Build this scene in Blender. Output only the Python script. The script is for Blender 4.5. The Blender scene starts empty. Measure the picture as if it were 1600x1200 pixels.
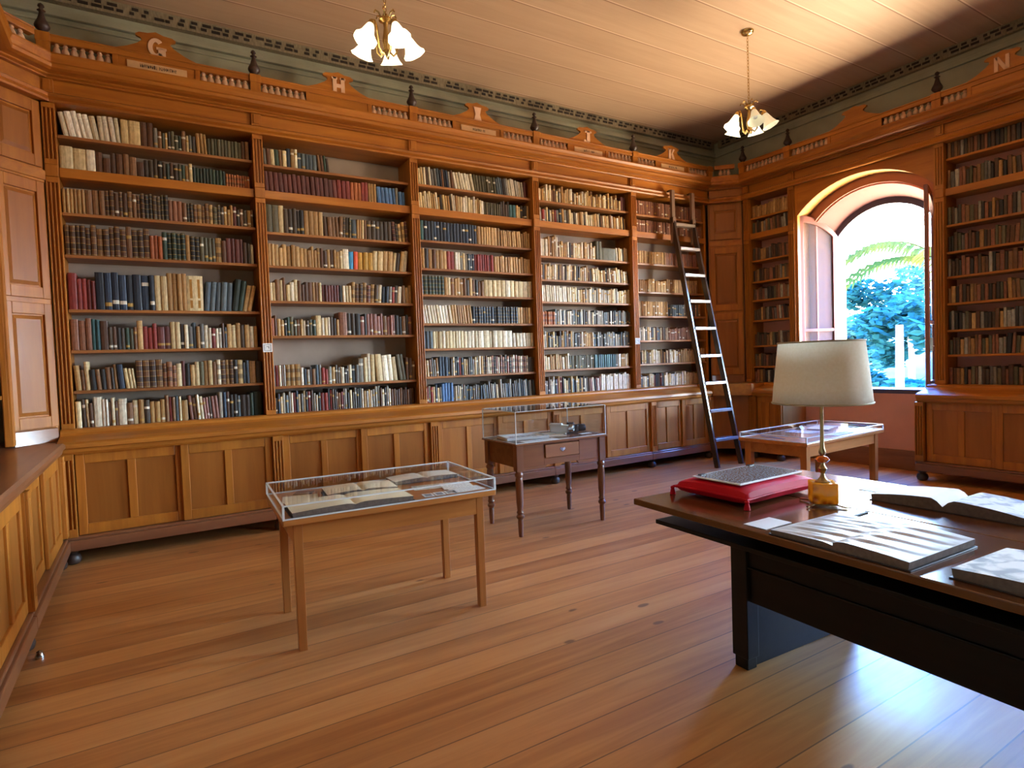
import bpy, math, random
from math import sin, cos, pi, radians
random.seed(7)
SC = bpy.context.scene
COL = SC.collection
# ------------------------------------------------------------------ helpers
def lin(hx):
    hx = hx.lstrip('#'); o = []
    for i in (0, 2, 4):
        c = int(hx[i:i+2], 16)/255
        o.append(c/12.92 if c <= .04045 else ((c+.055)/1.055)**2.4)
    return (o[0], o[1], o[2], 1.0)
WL = {}          # world location of each root / part chain
def base_of(o):
    return WL.get(o.name, (0, 0, 0)) if o else (0, 0, 0)
def tag(o, label=None, cat=None, group=None, kind=None):
    if label: o['label'] = label
    if cat: o['category'] = cat
    if group: o['group'] = group
    if kind: o['kind'] = kind
    return o
def thing(name, label=None, cat=None, loc=(0, 0, 0), rz=0, group=None, kind=None):
    o = bpy.data.objects.new(name, None); COL.objects.link(o)
    o.location = loc; o.rotation_euler = (0, 0, rz); o.empty_display_size = .1
    WL[o.name] = tuple(loc)
    return tag(o, label, cat, group, kind)
ID = lambda p: p
class MB:
    def __init__(s, tf=ID): s.v = []; s.f = []; s.c = []; s.tf = tf
    def add(s, vs, fs, c=None):
        b = len(s.v); s.v += [s.tf(p) for p in vs]
        for f in fs: s.f.append([b+i for i in f]); s.c.append(c)
    def box(s, x0, x1, y0, y1, z0, z1, c=None):
        s.add([(x0,y0,z0),(x1,y0,z0),(x1,y1,z0),(x0,y1,z0),(x0,y0,z1),(x1,y0,z1),(x1,y1,z1),(x0,y1,z1)],
              [(0,3,2,1),(4,5,6,7),(0,1,5,4),(1,2,6,5),(2,3,7,6),(3,0,4,7)], c)
    def prism(s, poly, a0, a1, axis='x', c=None):
        n = len(poly)
        mk = {'x': lambda a, p: (a, p[0], p[1]), 'y': lambda a, p: (p[0], a, p[1]), 'z': lambda a, p: (p[0], p[1], a)}[axis]
        s.add([mk(a0, p) for p in poly]+[mk(a1, p) for p in poly],
              [tuple(range(n))[::-1], tuple(range(n, 2*n))]+[(i, (i+1) % n, n+(i+1) % n, n+i) for i in range(n)], c)
    def loft(s, A, B, c=None):
        n = len(A); s.add(list(A)+list(B), [(i, i+1, n+i+1, n+i) for i in range(n-1)], c)
    def strip(s, A, B, x0, x1, c=None):          # solid between two (y,z) polylines, from x0 to x1
        n = len(A)
        vs = [(x0,)+tuple(p) for p in A]+[(x0,)+tuple(p) for p in B]+[(x1,)+tuple(p) for p in A]+[(x1,)+tuple(p) for p in B]
        fs = []
        for i in range(n-1):
            fs += [(i, i+1, n+i+1, n+i), (2*n+i, 3*n+i, 3*n+i+1, 2*n+i+1), (i, 2*n+i, 2*n+i+1, i+1), (n+i, n+i+1, 3*n+i+1, 3*n+i)]
        fs += [(0, n, 3*n, 2*n), (n-1, 3*n-1, 4*n-1, 2*n-1)]
        s.add(vs, fs, c)
    def lathe(s, prof, cx=0, cy=0, seg=16, sx=1, sy=1, c=None):
        n = len(prof); vs = []
        for k in range(seg):
            a = 2*pi*k/seg
            vs += [(cx+r*cos(a)*sx, cy+r*sin(a)*sy, z) for r, z in prof]
        fs = []
        for k in range(seg):
            q = (k+1) % seg
            fs += [(k*n+i, q*n+i, q*n+i+1, k*n+i+1) for i in range(n-1)]
        if prof[0][0] > 1e-4: fs.append(tuple(k*n for k in range(seg))[::-1])
        if prof[-1][0] > 1e-4: fs.append(tuple(k*n+n-1 for k in range(seg)))
        s.add(vs, fs, c)
    def tube(s, pts, r, seg=8, c=None):
        from mathutils import Vector
        P = [Vector(p) for p in pts]; n = len(P); vs = []
        R = r if isinstance(r, (list, tuple)) else [r]*n
        up = Vector((0, 0, 1)); prev = None
        for i in range(n):
            t = (P[min(i+1, n-1)]-P[max(i-1, 0)]).normalized()
            if prev is None:
                a = t.cross(up)
                if a.length < .05: a = t.cross(Vector((1, 0, 0)))
                a.normalize()
            else:
                a = prev-t*prev.dot(t); a.normalize()
            prev = a; b = t.cross(a)
            vs += [tuple(P[i]+(a*cos(2*pi*k/seg)+b*sin(2*pi*k/seg))*R[i]) for k in range(seg)]
        fs = [(i*seg+k, i*seg+(k+1) % seg, (i+1)*seg+(k+1) % seg, (i+1)*seg+k) for i in range(n-1) for k in range(seg)]
        fs += [tuple(range(seg))[::-1], tuple((n-1)*seg+k for k in range(seg))]
        s.add(vs, fs, c)
    def bar(s, a, b, w, t, c=None):              # rectangular bar from a to b; w along x-ish, t across
        from mathutils import Vector
        A, B = Vector(a), Vector(b); d = (B-A).normalized()
        x = Vector((1, 0, 0)); x = (x-d*x.dot(d)).normalized(); y = d.cross(x)
        vs = []
        for p in (A, B):
            for sx, sy in ((-1,-1),(1,-1),(1,1),(-1,1)): vs.append(tuple(p+x*sx*w/2+y*sy*t/2))
        s.add(vs, [(0,3,2,1),(4,5,6,7),(0,1,5,4),(1,2,6,5),(2,3,7,6),(3,0,4,7)], c)
    def mesh(s, name, off=(0, 0, 0), smooth=False):
        me = bpy.data.meshes.new(name)
        me.from_pydata([(p[0]-off[0], p[1]-off[1], p[2]-off[2]) for p in s.v], [], s.f)
        if any(c is not None for c in s.c):
            at = me.color_attributes.new('Col', 'FLOAT_COLOR', 'CORNER'); buf = []
            for f, c in zip(s.f, s.c): buf += list(c or (.5, .5, .5, 1))*len(f)
            at.data.foreach_set('color', buf)
        if smooth: me.polygons.foreach_set('use_smooth', [True]*len(me.polygons))
        me.update(); return me
    def build(s, name, m, parent=None, local=False, smooth=False, bev=0, fix=True):
        off = (0, 0, 0) if local else base_of(parent)
        me = s.mesh(name, off, smooth); me.materials.append(m)
        if fix:
            import bmesh
            bm = bmesh.new(); bm.from_mesh(me); bmesh.ops.recalc_face_normals(bm, faces=bm.faces); bm.to_mesh(me); bm.free()
        o = bpy.data.objects.new(name, me); COL.objects.link(o)
        if parent: o.parent = parent
        WL[o.name] = base_of(parent)
        if bev:
            b = o.modifiers.new('bevel', 'BEVEL'); b.width = bev; b.segments = 2; b.limit_method = 'ANGLE'; b.angle_limit = radians(40)
        if smooth:
            me.set_sharp_from_angle(angle=radians(38))
        return o
# wall frames: (u along the wall, left to right, d = depth behind the bookcase front, z)
def TB(p): return (p[0], 6.18+p[1], p[2])
def TR(p): return (7.63+p[1], -p[0], p[2])
def TL(p): return (-.89-p[1], p[0], p[2])
def TDL(p):   # diagonal at the near-left corner: u from 0 (left) to .41
    k = .7071; return (-.89+p[0]*k-p[1]*k, 5.872+p[0]*k+p[1]*k, p[2])
def TDR(p):
    k = .7071; return (7.30+p[0]*k+p[1]*k, 6.15-p[0]*k+p[1]*k, p[2])
# ------------------------------------------------------------------ materials
class NT:
    def __init__(s, name):
        s.m = bpy.data.materials.new(name); s.m.use_nodes = True; s.t = s.m.node_tree; s.t.nodes.clear()
        s.out = s.n('ShaderNodeOutputMaterial')
    def n(s, ty, **k):
        o = s.t.nodes.new(ty)
        for a, b in k.items():
            if a in o.inputs: o.inputs[a].default_value = b
            else: setattr(o, a, b)
        return o
    def l(s, a, b): s.t.links.new(a, b); return b
    def n_sep(s, c):
        o = s.n('ShaderNodeSeparateColor'); s.l(c, o.inputs[0]); return o.outputs[0]
    def math(s, op, a, b=None, c=None):
        o = s.n('ShaderNodeMath', operation=op)
        for i, v in enumerate((a, b, c)):
            if v is None: continue
            if isinstance(v, (int, float)): o.inputs[i].default_value = v
            else: s.l(v, o.inputs[i])
        return o.outputs[0]
    def mix(s, fac, a, b, mode='MIX'):
        o = s.n('ShaderNodeMix', data_type='RGBA', blend_type=mode)
        for i, v in ((0, fac), (6, a), (7, b)):
            if isinstance(v, (int, float)): o.inputs[i].default_value = v
            elif isinstance(v, tuple): o.inputs[i].default_value = v
            else: s.l(v, o.inputs[i])
        return o.outputs[2]
    def ramp(s, fac, stops):
        o = s.n('ShaderNodeValToRGB'); e = o.color_ramp.elements
        while len(e) < len(stops): e.new(.5)
        for x, (p, c) in zip(e, stops): x.position = p; x.color = c
        s.l(fac, o.inputs[0]); return o.outputs[0]
    def bsdf(s, col, rough=.5, metal=0, coat=0, bump=None, bstr=.1, **k):
        p = s.n('ShaderNodeBsdfPrincipled', Metallic=metal)
        p.inputs['Coat Weight'].default_value = coat; p.inputs['Coat Roughness'].default_value = .12
        for a, v in (('Base Color', col), ('Roughness', rough)):
            if isinstance(v, (int, float, tuple)): p.inputs[a].default_value = v
            else: s.l(v, p.inputs[a])
        for a, v in k.items(): p.inputs[a.replace('_', ' ')].default_value = v
        if bump is not None:
            b = s.n('ShaderNodeBump', Strength=bstr, Distance=.01); s.l(bump, b.inputs['Height']); s.l(b.outputs[0], p.inputs['Normal'])
        s.l(p.outputs[0], s.out.inputs[0]); return p
def wood(name, c1, c2, axis='z', rough=.42, coat=.04, sc=1.0, rnd=.25):
    t = NT(name); tc = t.n('ShaderNodeTexCoord'); mp = t.n('ShaderNodeMapping')
    s = {'x': (1.2, 16, 16), 'y': (16, 1.2, 16), 'z': (16, 16, 1.2)}[axis]
    mp.inputs['Scale'].default_value = [a*sc for a in s]
    oi = t.n('ShaderNodeObjectInfo'); cx = t.n('ShaderNodeCombineXYZ')
    for i in range(3): t.l(t.math('MULTIPLY', oi.outputs['Random'], 7.3+i), cx.inputs[i])
    t.l(tc.outputs['Object'], mp.inputs[0]); t.l(cx.outputs[0], mp.inputs['Location'])
    n1 = t.n('ShaderNodeTexNoise', Scale=1.0, Detail=5.0, Roughness=.6, Distortion=.6); t.l(mp.outputs[0], n1.inputs['Vector'])
    n2 = t.n('ShaderNodeTexNoise', Scale=.22, Detail=2.0); t.l(mp.outputs[0], n2.inputs['Vector'])
    f = t.math('ADD', t.math('MULTIPLY', n1.outputs[0], .7), t.math('MULTIPLY', n2.outputs[0], .45))
    col = t.ramp(f, [(.33, c2), (.72, c1)])
    hs = t.n('ShaderNodeHueSaturation'); t.l(col, hs.inputs['Color'])
    t.l(t.math('ADD', t.math('MULTIPLY', oi.outputs['Random'], rnd), 1-rnd/2), hs.inputs['Value'])
    t.bsdf(hs.outputs[0], rough, 0, coat, n1.outputs[0], .06, Specular_IOR_Level=.32)
    return t.m
def plain(name, c, rough=.5, metal=0, coat=0, noise=0, nsc=12, **k):
    t = NT(name); c = lin(c) if isinstance(c, str) else c
    if noise:
        tc = t.n('ShaderNodeTexCoord'); n = t.n('ShaderNodeTexNoise', Scale=float(nsc), Detail=4.0); t.l(tc.outputs['Object'], n.inputs['Vector'])
        col = t.ramp(n.outputs[0], [(.3, tuple(a*(1-noise) for a in c[:3])+(1,)), (.7, tuple(min(1, a*(1+noise)) for a in c[:3])+(1,))])
        t.bsdf(col, rough, metal, coat, n.outputs[0], .05, **k)
    else: t.bsdf(c, rough, metal, coat, **k)
    return t.m
M = {}
def dull(m):
    for n in m.node_tree.nodes:
        if n.type == 'BSDF_PRINCIPLED': n.inputs['Specular IOR Level'].default_value = .18
    return m
C1, C2 = (.45, .163, .02, 1), (.25, .074, .009, 1)
for a in 'xyz': M['w'+a] = wood('cedar_wood_'+a, C1, C2, a)
M['panel'] = wood('cedar_panel', (.34, .118, .019, 1), (.22, .07, .011, 1), 'z', .4, .05, .7)
M['shelf'] = wood('shelf_wood', (.36, .15, .045, 1), (.2, .07, .02, 1), 'x', .45, .05)
M['balu'] = wood('baluster_wood', (.62, .4, .27, 1), (.5, .29, .18, 1), 'z', .5, 0)
M['letter'] = wood('letter_wood', (.72, .46, .31, 1), (.62, .37, .23, 1), 'z', .5, 0)
M['sign'] = plain('name_board_paint', (.62, .38, .2, 1), .5, noise=.12)
M['darkw'] = plain('finial_wood', (.045, .024, .018, 1), .45)
M['plinth'] = wood('plinth_wood', (.25, .1, .045, 1), (.15, .055, .025, 1), 'x', .3, .2)
M['polish'] = wood('polished_moulding', (.3, .13, .06, 1), (.2, .08, .035, 1), 'x', .1, .8)
M['plinthy'] = wood('plinth_wood_y', (.25, .1, .045, 1), (.15, .055, .025, 1), 'y', .3, .2)
M['backp'] = plain('shelf_back_paint', (.36, .29, .235, 1), .8, noise=.12, nsc=3)
M['greenwall'] = plain('green_grey_plaster', (.34, .345, .26, 1), .85, noise=.15, nsc=2.5)
M['pink'] = plain('pink_plaster', (.62, .3, .25, 1), .8, noise=.06, nsc=3)
M['reveal'] = plain('pink_plaster_darkened', (.17, .075, .072, 1), .8, noise=.05, nsc=3)  # wall's pink, darkened in the colour to offset the daylight glare
M['whitewall'] = plain('plain_plaster', (.22, .12, .06, 1), .85, noise=.08, nsc=2)
M['brownarch'] = plain('red_brown_paint', (.26, .09, .06, 1), .45)
M['yellow'] = wood('soffit_boards', (.4, .2, .05, 1), (.28, .12, .025, 1), 'x', .4, .1)
M['frameblue'] = plain('window_frame_paint', (.05, .045, .08, 1), .4)
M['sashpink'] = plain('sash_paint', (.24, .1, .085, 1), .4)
M['brass'] = plain('brass', (.62, .43, .16, 1), .22, metal=1)
M['brassd'] = plain('aged_brass', (.42, .31, .15, 1), .3, metal=1, noise=.15)
M['chrome'] = plain('steel', (.6, .62, .66, 1), .2, metal=1)
M['silver'] = plain('silver_plastic', (.6, .63, .63, 1), .25, coat=.3)
M['black'] = plain('black_plastic', (.02, .02, .024, 1), .35)
M['paper'] = plain('paper', (.78, .75, .66, 1), .7, noise=.05, nsc=6)
M['paperw'] = plain('white_paper', (.75, .77, .78, 1), .7, noise=.03)
M['oldpaper'] = plain('aged_paper', (.78, .7, .52, 1), .75, noise=.12, nsc=5)
M['edges'] = plain('page_edges', (.17, .12, .1, 1), .85, noise=.2, nsc=60)
M['ink'] = plain('grey_print', (.25, .25, .27, 1), .8)
M['inkd'] = plain('dark_print', (.09, .06, .04, 1), .8)
M['cover'] = plain('dark_book_cover', (.03, .025, .035, 1), .5)
M['coverp'] = plain('purple_brown_cover', (.13, .075, .085, 1), .6)
M['pine'] = wood('pine_wood_x', (.52, .2, .05, 1), (.3, .095, .022, 1), 'x', .3, .1, .8, .1)
M['pinez'] = wood('pine_wood_z', (.48, .18, .045, 1), (.28, .09, .02, 1), 'z', .3, .1, .8, .1)
M['mahx'] = wood('mahogany_x', (.23, .085, .035, 1), (.13, .045, .02, 1), 'x', .25, .3)
M['mahz'] = wood('mahogany_z', (.2, .075, .035, 1), (.11, .04, .02, 1), 'z', .28, .3)
M['mahl'] = wood('mahogany_light', (.3, .12, .05, 1), (.2, .07, .03, 1), 'x', .28, .2)
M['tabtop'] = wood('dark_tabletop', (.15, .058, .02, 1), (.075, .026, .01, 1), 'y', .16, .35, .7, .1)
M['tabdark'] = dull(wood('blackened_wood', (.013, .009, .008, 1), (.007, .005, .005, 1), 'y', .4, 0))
M['ladder'] = wood('ladder_dark_wood', (.05, .03, .024, 1), (.03, .018, .016, 1), 'z', .22, .4)
M['ladderw'] = wood('ladder_worn_tread', (.3, .24, .2, 1), (.18, .13, .1, 1), 'x', .25, .3)
M['hook'] = wood('ladder_hook_wood', (.2, .12, .08, 1), (.12, .07, .05, 1), 'z', .4, .1)
M['seam'] = plain('table_joint', (.012, .008, .007, 1), .6)
M['bark'] = plain('bark', (.16, .13, .11, 1), .9, noise=.3)
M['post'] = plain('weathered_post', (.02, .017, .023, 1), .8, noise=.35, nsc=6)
# cushion velvet
t = NT('crimson_velvet'); p = t.bsdf((.52, .003, .016, 1), .6); p.inputs['Specular IOR Level'].default_value = .15; p.inputs['Sheen Weight'].default_value = .04; p.inputs['Sheen Tint'].default_value = (1, .15, .5, 1); M['velvet'] = t.m
t = NT('lamp_shade_linen'); tc = t.n('ShaderNodeTexCoord'); n = t.n('ShaderNodeTexNoise', Scale=90.0, Detail=2.0); t.l(tc.outputs['Object'], n.inputs['Vector'])
col = t.ramp(n.outputs[0], [(.3, (.88, .84, .74, 1)), (.7, (.93, .9, .82, 1))])
df = t.n('ShaderNodeBsdfDiffuse'); tr = t.n('ShaderNodeBsdfTranslucent'); t.l(col, df.inputs[0]); t.l(col, tr.inputs[0])
mx = t.n('ShaderNodeMixShader'); mx.inputs[0].default_value = .5; t.l(df.outputs[0], mx.inputs[1]); t.l(tr.outputs[0], mx.inputs[2]); t.l(mx.outputs[0], t.out.inputs[0]); M['shade'] = t.m
M['shadeband'] = plain('shade_trim', (.4, .33, .22, 1), .7)
def clear(name, tint=(.93, .96, .97, 1), g=1.0, ior=1.45):
    t = NT(name); tr = t.n('ShaderNodeBsdfTransparent'); tr.inputs[0].default_value = tint
    gl = t.n('ShaderNodeBsdfGlossy', Roughness=.02); fr = t.n('ShaderNodeFresnel'); ge = t.n('ShaderNodeNewGeometry'); t.l(t.math('ADD', ior, t.math('MULTIPLY', ge.outputs['Backfacing'], 1/ior-ior)), fr.inputs['IOR'])
    mx = t.n('ShaderNodeMixShader'); t.l(t.math('MULTIPLY', fr.outputs[0], g), mx.inputs[0])
    t.l(tr.outputs[0], mx.inputs[1]); t.l(gl.outputs[0], mx.inputs[2]); t.l(mx.outputs[0], t.out.inputs[0]); return t.m
M['glass'] = clear('clear_glass')
t = NT('grey_sheen_pane'); tr = t.n('ShaderNodeBsdfTransparent'); tr.inputs[0].default_value = (.9, .92, .95, 1); df = t.n('ShaderNodeBsdfDiffuse'); df.inputs[0].default_value = (.16, .155, .17, 1); gl = t.n('ShaderNodeBsdfGlossy', Roughness=.03)  # grey diffuse puts the pane's outdoor reflection into its colour
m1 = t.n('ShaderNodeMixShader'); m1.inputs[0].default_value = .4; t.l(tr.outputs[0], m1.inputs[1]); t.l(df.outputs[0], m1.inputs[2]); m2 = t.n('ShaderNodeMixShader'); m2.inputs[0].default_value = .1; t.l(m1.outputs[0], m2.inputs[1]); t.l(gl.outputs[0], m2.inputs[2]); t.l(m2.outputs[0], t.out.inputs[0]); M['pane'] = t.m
M['acryl'] = clear('clear_acrylic', (.97, .98, .985, 1), .45)
t = NT('acrylic_edge'); p = t.bsdf((.88, .92, .96, 1), .12, Transmission_Weight=.2); M['acedge'] = t.m
t = NT('amber_glass'); tc = t.n('ShaderNodeTexCoord'); n = t.n('ShaderNodeTexVoronoi', Scale=22.0); t.l(tc.outputs['Object'], n.inputs['Vector'])
col = t.ramp(n.outputs[0], [(.1, (.4, .1, .004, 1)), (.5, (.95, .5, .05, 1))])
df = t.n('ShaderNodeBsdfDiffuse'); tr = t.n('ShaderNodeBsdfTranslucent'); gl = t.n('ShaderNodeBsdfGlossy', Roughness=.1); bu = t.n('ShaderNodeBump', Strength=.6, Distance=.01)
t.l(n.outputs[0], bu.inputs['Height']); t.l(bu.outputs[0], gl.inputs['Normal']); t.l(col, df.inputs[0]); t.l(col, tr.inputs[0])
m1 = t.n('ShaderNodeMixShader'); m1.inputs[0].default_value = .5; t.l(df.outputs[0], m1.inputs[1]); t.l(tr.outputs[0], m1.inputs[2])
m2 = t.n('ShaderNodeMixShader'); m2.inputs[0].default_value = .07; t.l(m1.outputs[0], m2.inputs[1]); t.l(gl.outputs[0], m2.inputs[2]); t.l(m2.outputs[0], t.out.inputs[0]); M['amber'] = t.m
t = NT('amber_ring'); p = t.bsdf((.95, .16, .01, 1), .08, Transmission_Weight=.4); M['amberring'] = t.m
def lampglass(name, e, col=(1, .83, .55, 1)):
    t = NT(name); p = t.bsdf((.85, .86, .74, 1), .3); p.inputs['Emission Color'].default_value = col; p.inputs['Emission Strength'].default_value = e
    return t.m
M['lit'] = lampglass('lit_bell_glass', .62, (1, .88, .6, 1)); M['unlit'] = lampglass('faint_glow_bell_glass', .1, (1, .9, .6, 1)); M['bulb'] = lampglass('bulb_glow', 8.0)  # shades with the bulb off still get a faint added glow
# speckled print
t = NT('speckled_print'); tc = t.n('ShaderNodeTexCoord'); n = t.n('ShaderNodeTexNoise', Scale=110.0, Detail=3.0); t.l(tc.outputs['Object'], n.inputs['Vector'])
t.bsdf(t.ramp(n.outputs[0], [(.42, (.05, .06, .075, 1)), (.6, (.36, .38, .4, 1))]), .25, coat=.3); M['speckle'] = t.m
# printed page: faint lines of grey on paper
t = NT('printed_page'); tc = t.n('ShaderNodeTexCoord'); mp = t.n('ShaderNodeMapping'); mp.inputs['Scale'].default_value = (30, 9, 30); t.l(tc.outputs['Object'], mp.inputs[0])
n = t.n('ShaderNodeTexNoise', Scale=1.0, Detail=3.0); t.l(mp.outputs[0], n.inputs['Vector'])
t.bsdf(t.ramp(n.outputs[0], [(.35, (.5, .5, .48, 1)), (.5, (.68, .67, .62, 1))]), .7); M['print'] = t.m
# rippled tissue page
t = NT('rippled_page'); t.bsdf((.5, .49, .46, 1), .38); M['ripple'] = t.m
# engraving
t = NT('engraved_page'); tc = t.n('ShaderNodeTexCoord'); n = t.n('ShaderNodeTexNoise', Scale=14.0, Detail=5.0, Distortion=1.0); t.l(tc.outputs['Object'], n.inputs['Vector'])
t.bsdf(t.ramp(n.outputs[0], [(.4, (.24, .25, .27, 1)), (.56, (.66, .66, .63, 1))]), .7); M['engrave'] = t.m
# book cloth / leather: colour carried by each book
t = NT('book_binding'); at = t.n('ShaderNodeAttribute', attribute_name='Col'); tc = t.n('ShaderNodeTexCoord')
mp = t.n('ShaderNodeMapping'); mp.inputs['Scale'].default_value = (60, 60, 22); t.l(tc.outputs['Object'], mp.inputs[0])
n = t.n('ShaderNodeTexNoise', Scale=1.0, Detail=3.0); t.l(mp.outputs[0], n.inputs['Vector'])
f = t.ramp(n.outputs[0], [(.3, (.72, .7, .67, 1)), (.7, (1.15, 1.15, 1.15, 1))])
t.bsdf(t.mix(1.0, at.outputs['Color'], f, 'MULTIPLY'), .55, bump=n.outputs[0], bstr=.15); M['book'] = t.m
# leaves
def leaf(name, c1, c2):
    t = NT(name); oi = t.n('ShaderNodeTexCoord'); n = t.n('ShaderNodeTexNoise', Scale=1.3, Detail=2.0); t.l(oi.outputs['Object'], n.inputs['Vector'])
    col = t.ramp(n.outputs[0], [(.35, c1), (.65, c2)])
    d = t.n('ShaderNodeBsdfDiffuse'); r = t.n('ShaderNodeBsdfTranslucent'); t.l(col, d.inputs[0]); t.l(col, r.inputs[0])
    m = t.n('ShaderNodeMixShader'); m.inputs[0].default_value = .4; t.l(d.outputs[0], m.inputs[1]); t.l(r.outputs[0], m.inputs[2]); t.l(m.outputs[0], t.out.inputs[0]); return t.m
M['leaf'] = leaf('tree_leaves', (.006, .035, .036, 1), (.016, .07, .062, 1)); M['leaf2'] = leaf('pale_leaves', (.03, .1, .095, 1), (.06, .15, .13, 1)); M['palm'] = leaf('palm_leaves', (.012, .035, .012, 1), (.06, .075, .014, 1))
M['hill'] = plain('sunny_slope', (.1, .15, .13, 1), .9, noise=.3, nsc=.4)
# floor boards
def boards(name, wid, off, axis_cols, seam, rough, coat, knots=True, seamw=.006, pale_edge=None, spec=.5):
    t = NT(name); tc = t.n('ShaderNodeTexCoord'); sp = t.n('ShaderNodeSeparateXYZ'); t.l(tc.outputs['Object'], sp.inputs[0])
    yy = t.math('DIVIDE', t.math('ADD', sp.outputs[1], off), wid); idx = t.math('FLOOR', yy); fr = t.math('FRACT', yy)
    wn = t.n('ShaderNodeTexWhiteNoise', noise_dimensions='1D'); t.l(idx, wn.inputs['W'])
    xo = t.math('ADD', sp.outputs[0], t.math('MULTIPLY', wn.outputs[0], 37.0))
    cv = t.n('ShaderNodeCombineXYZ'); t.l(t.math('MULTIPLY', xo, .9), cv.inputs[0]); t.l(t.math('MULTIPLY', sp.outputs[1], 14.0), cv.inputs[1]); t.l(t.math('MULTIPLY', idx, 3.1), cv.inputs[2])
    n1 = t.n('ShaderNodeTexNoise', Scale=1.0, Detail=5.0, Roughness=.62, Distortion=.7); t.l(cv.outputs[0], n1.inputs['Vector'])
    base = t.ramp(t.math('ADD', t.math('MULTIPLY', n1.outputs[0], .75), t.math('MULTIPLY', wn.outputs[0], .3)), axis_cols)
    col = base
    if knots:
        kv = t.n('ShaderNodeCombineXYZ'); t.l(t.math('MULTIPLY', xo, 1.9), kv.inputs[0]); t.l(t.math('MULTIPLY', sp.outputs[1], 4.6), kv.inputs[1]); t.l(idx, kv.inputs[2])
        vo = t.n('ShaderNodeTexVoronoi', Scale=1.0); t.l(kv.outputs[0], vo.inputs['Vector'])
        nk = t.n('ShaderNodeTexNoise', Scale=9.0, Detail=2.0); t.l(tc.outputs['Object'], nk.inputs['Vector'])
        kd = t.math('ADD', vo.outputs['Distance'], t.math('MULTIPLY', nk.outputs[0], .09))
        k = t.ramp(kd, [(.105, (1, 1, 1, 1)), (.135, (0, 0, 0, 1))])
        col = t.mix(t.math('MULTIPLY', t.math('MULTIPLY', k, t.math('GREATER_THAN', t.n_sep(vo.outputs['Color']), .05)), .75), col, (.1, .03, .012, 1))
    sm = t.math('LESS_THAN', fr, seamw/wid)
    col = t.mix(t.math('MULTIPLY', sm, .8), col, seam)
    if pale_edge: col = t.mix(t.math('MULTIPLY', t.math('GREATER_THAN', fr, 1-pale_edge[0]/wid), .6), col, pale_edge[1])  # paler line along one edge of each board
    n3 = t.n('ShaderNodeTexNoise', Scale=2.2, Detail=3.0); t.l(tc.outputs['Object'], n3.inputs['Vector'])
    r = t.math('ADD', rough-.08, t.math('MULTIPLY', n3.outputs[0], .16))
    h = t.math('SUBTRACT', t.math('MULTIPLY', n1.outputs[0], .25), sm)
    t.bsdf(col, r, 0, coat, h, .12, Specular_IOR_Level=spec); return t.m
M['floor'] = boards('pine_floor_boards', .2, .07, [(.3, (.36, .125, .026, 1)), (.62, (.58, .26, .075, 1)), (.9, (.68, .36, .13, 1))], (.1, .04, .015, 1), .43, .14, spec=.85)
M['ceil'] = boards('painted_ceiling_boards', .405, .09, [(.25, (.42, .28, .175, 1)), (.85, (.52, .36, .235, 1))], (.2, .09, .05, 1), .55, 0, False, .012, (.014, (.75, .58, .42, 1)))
# ------------------------------------------------------------------ room shell
CZ = 4.83
def struct(mb, name, m, **k):
    o = mb.build(name, m, **k); o['kind'] = 'structure'; return o
b = MB(); b.box(-1.4, 8.4, -4.7, 6.9, -.12, 0); struct(b, 'floor', M['floor'])
b = MB(); b.box(-1.4, 8.4, -4.7, 6.9, CZ, CZ+.12); struct(b, 'ceiling', M['ceil'])
b = MB(); b.box(-1.4, 8.4, 6.52, 6.9, 0, CZ); struct(b, 'wall_back', M['greenwall'])
b = MB(); b.box(-1.4, -1.24, -4.7, 6.52, 0, CZ); struct(b, 'wall_left', M['greenwall'])
b = MB(); b.box(-1.24, 8.4, -4.7, -4.5, 0, CZ); struct(b, 'wall_front', M['whitewall'])
# window wall, two arched openings plus an unseen third added for daylight (splayed reveals)
def arch(yc, hw, zs, zt, n=20):
    r = (hw*hw+(zt-zs)**2)/(2*(zt-zs)); zc = zt-r; a0 = math.asin(min(1, hw/r)); o = []
    for i in range(n+1):
        a = a0-2*a0*i/n; o.append((yc+r*sin(a), zc+r*cos(a)))
    return o                                   # from high y to low y
X0, X1, X2 = 7.9, 8.2, 8.36
WINS = (4.13, 1.15, -1.83)
IN = lambda yc: (yc, .725, 3.22, 3.54); MID = lambda yc: (yc, .63, 3.12, 3.42); OUT = lambda yc: (yc, .6, 3.06, 3.36)
b = MB(); g = MB()
edges = [6.52]
for yc in WINS: edges += [yc+.725, yc-.725]
edges.append(-4.5)
for i in range(0, len(edges), 2): b.box(X0, X2, edges[i+1], edges[i], 0, CZ)
for yc in WINS:
    A = arch(*IN(yc)); b.strip([(y, CZ) for y, z in A], A, X0, X2)
    b.box(X0, X2, yc-.725, yc+.725, 0, .93)
struct(b, 'wall_right', M['pink'])
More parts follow.
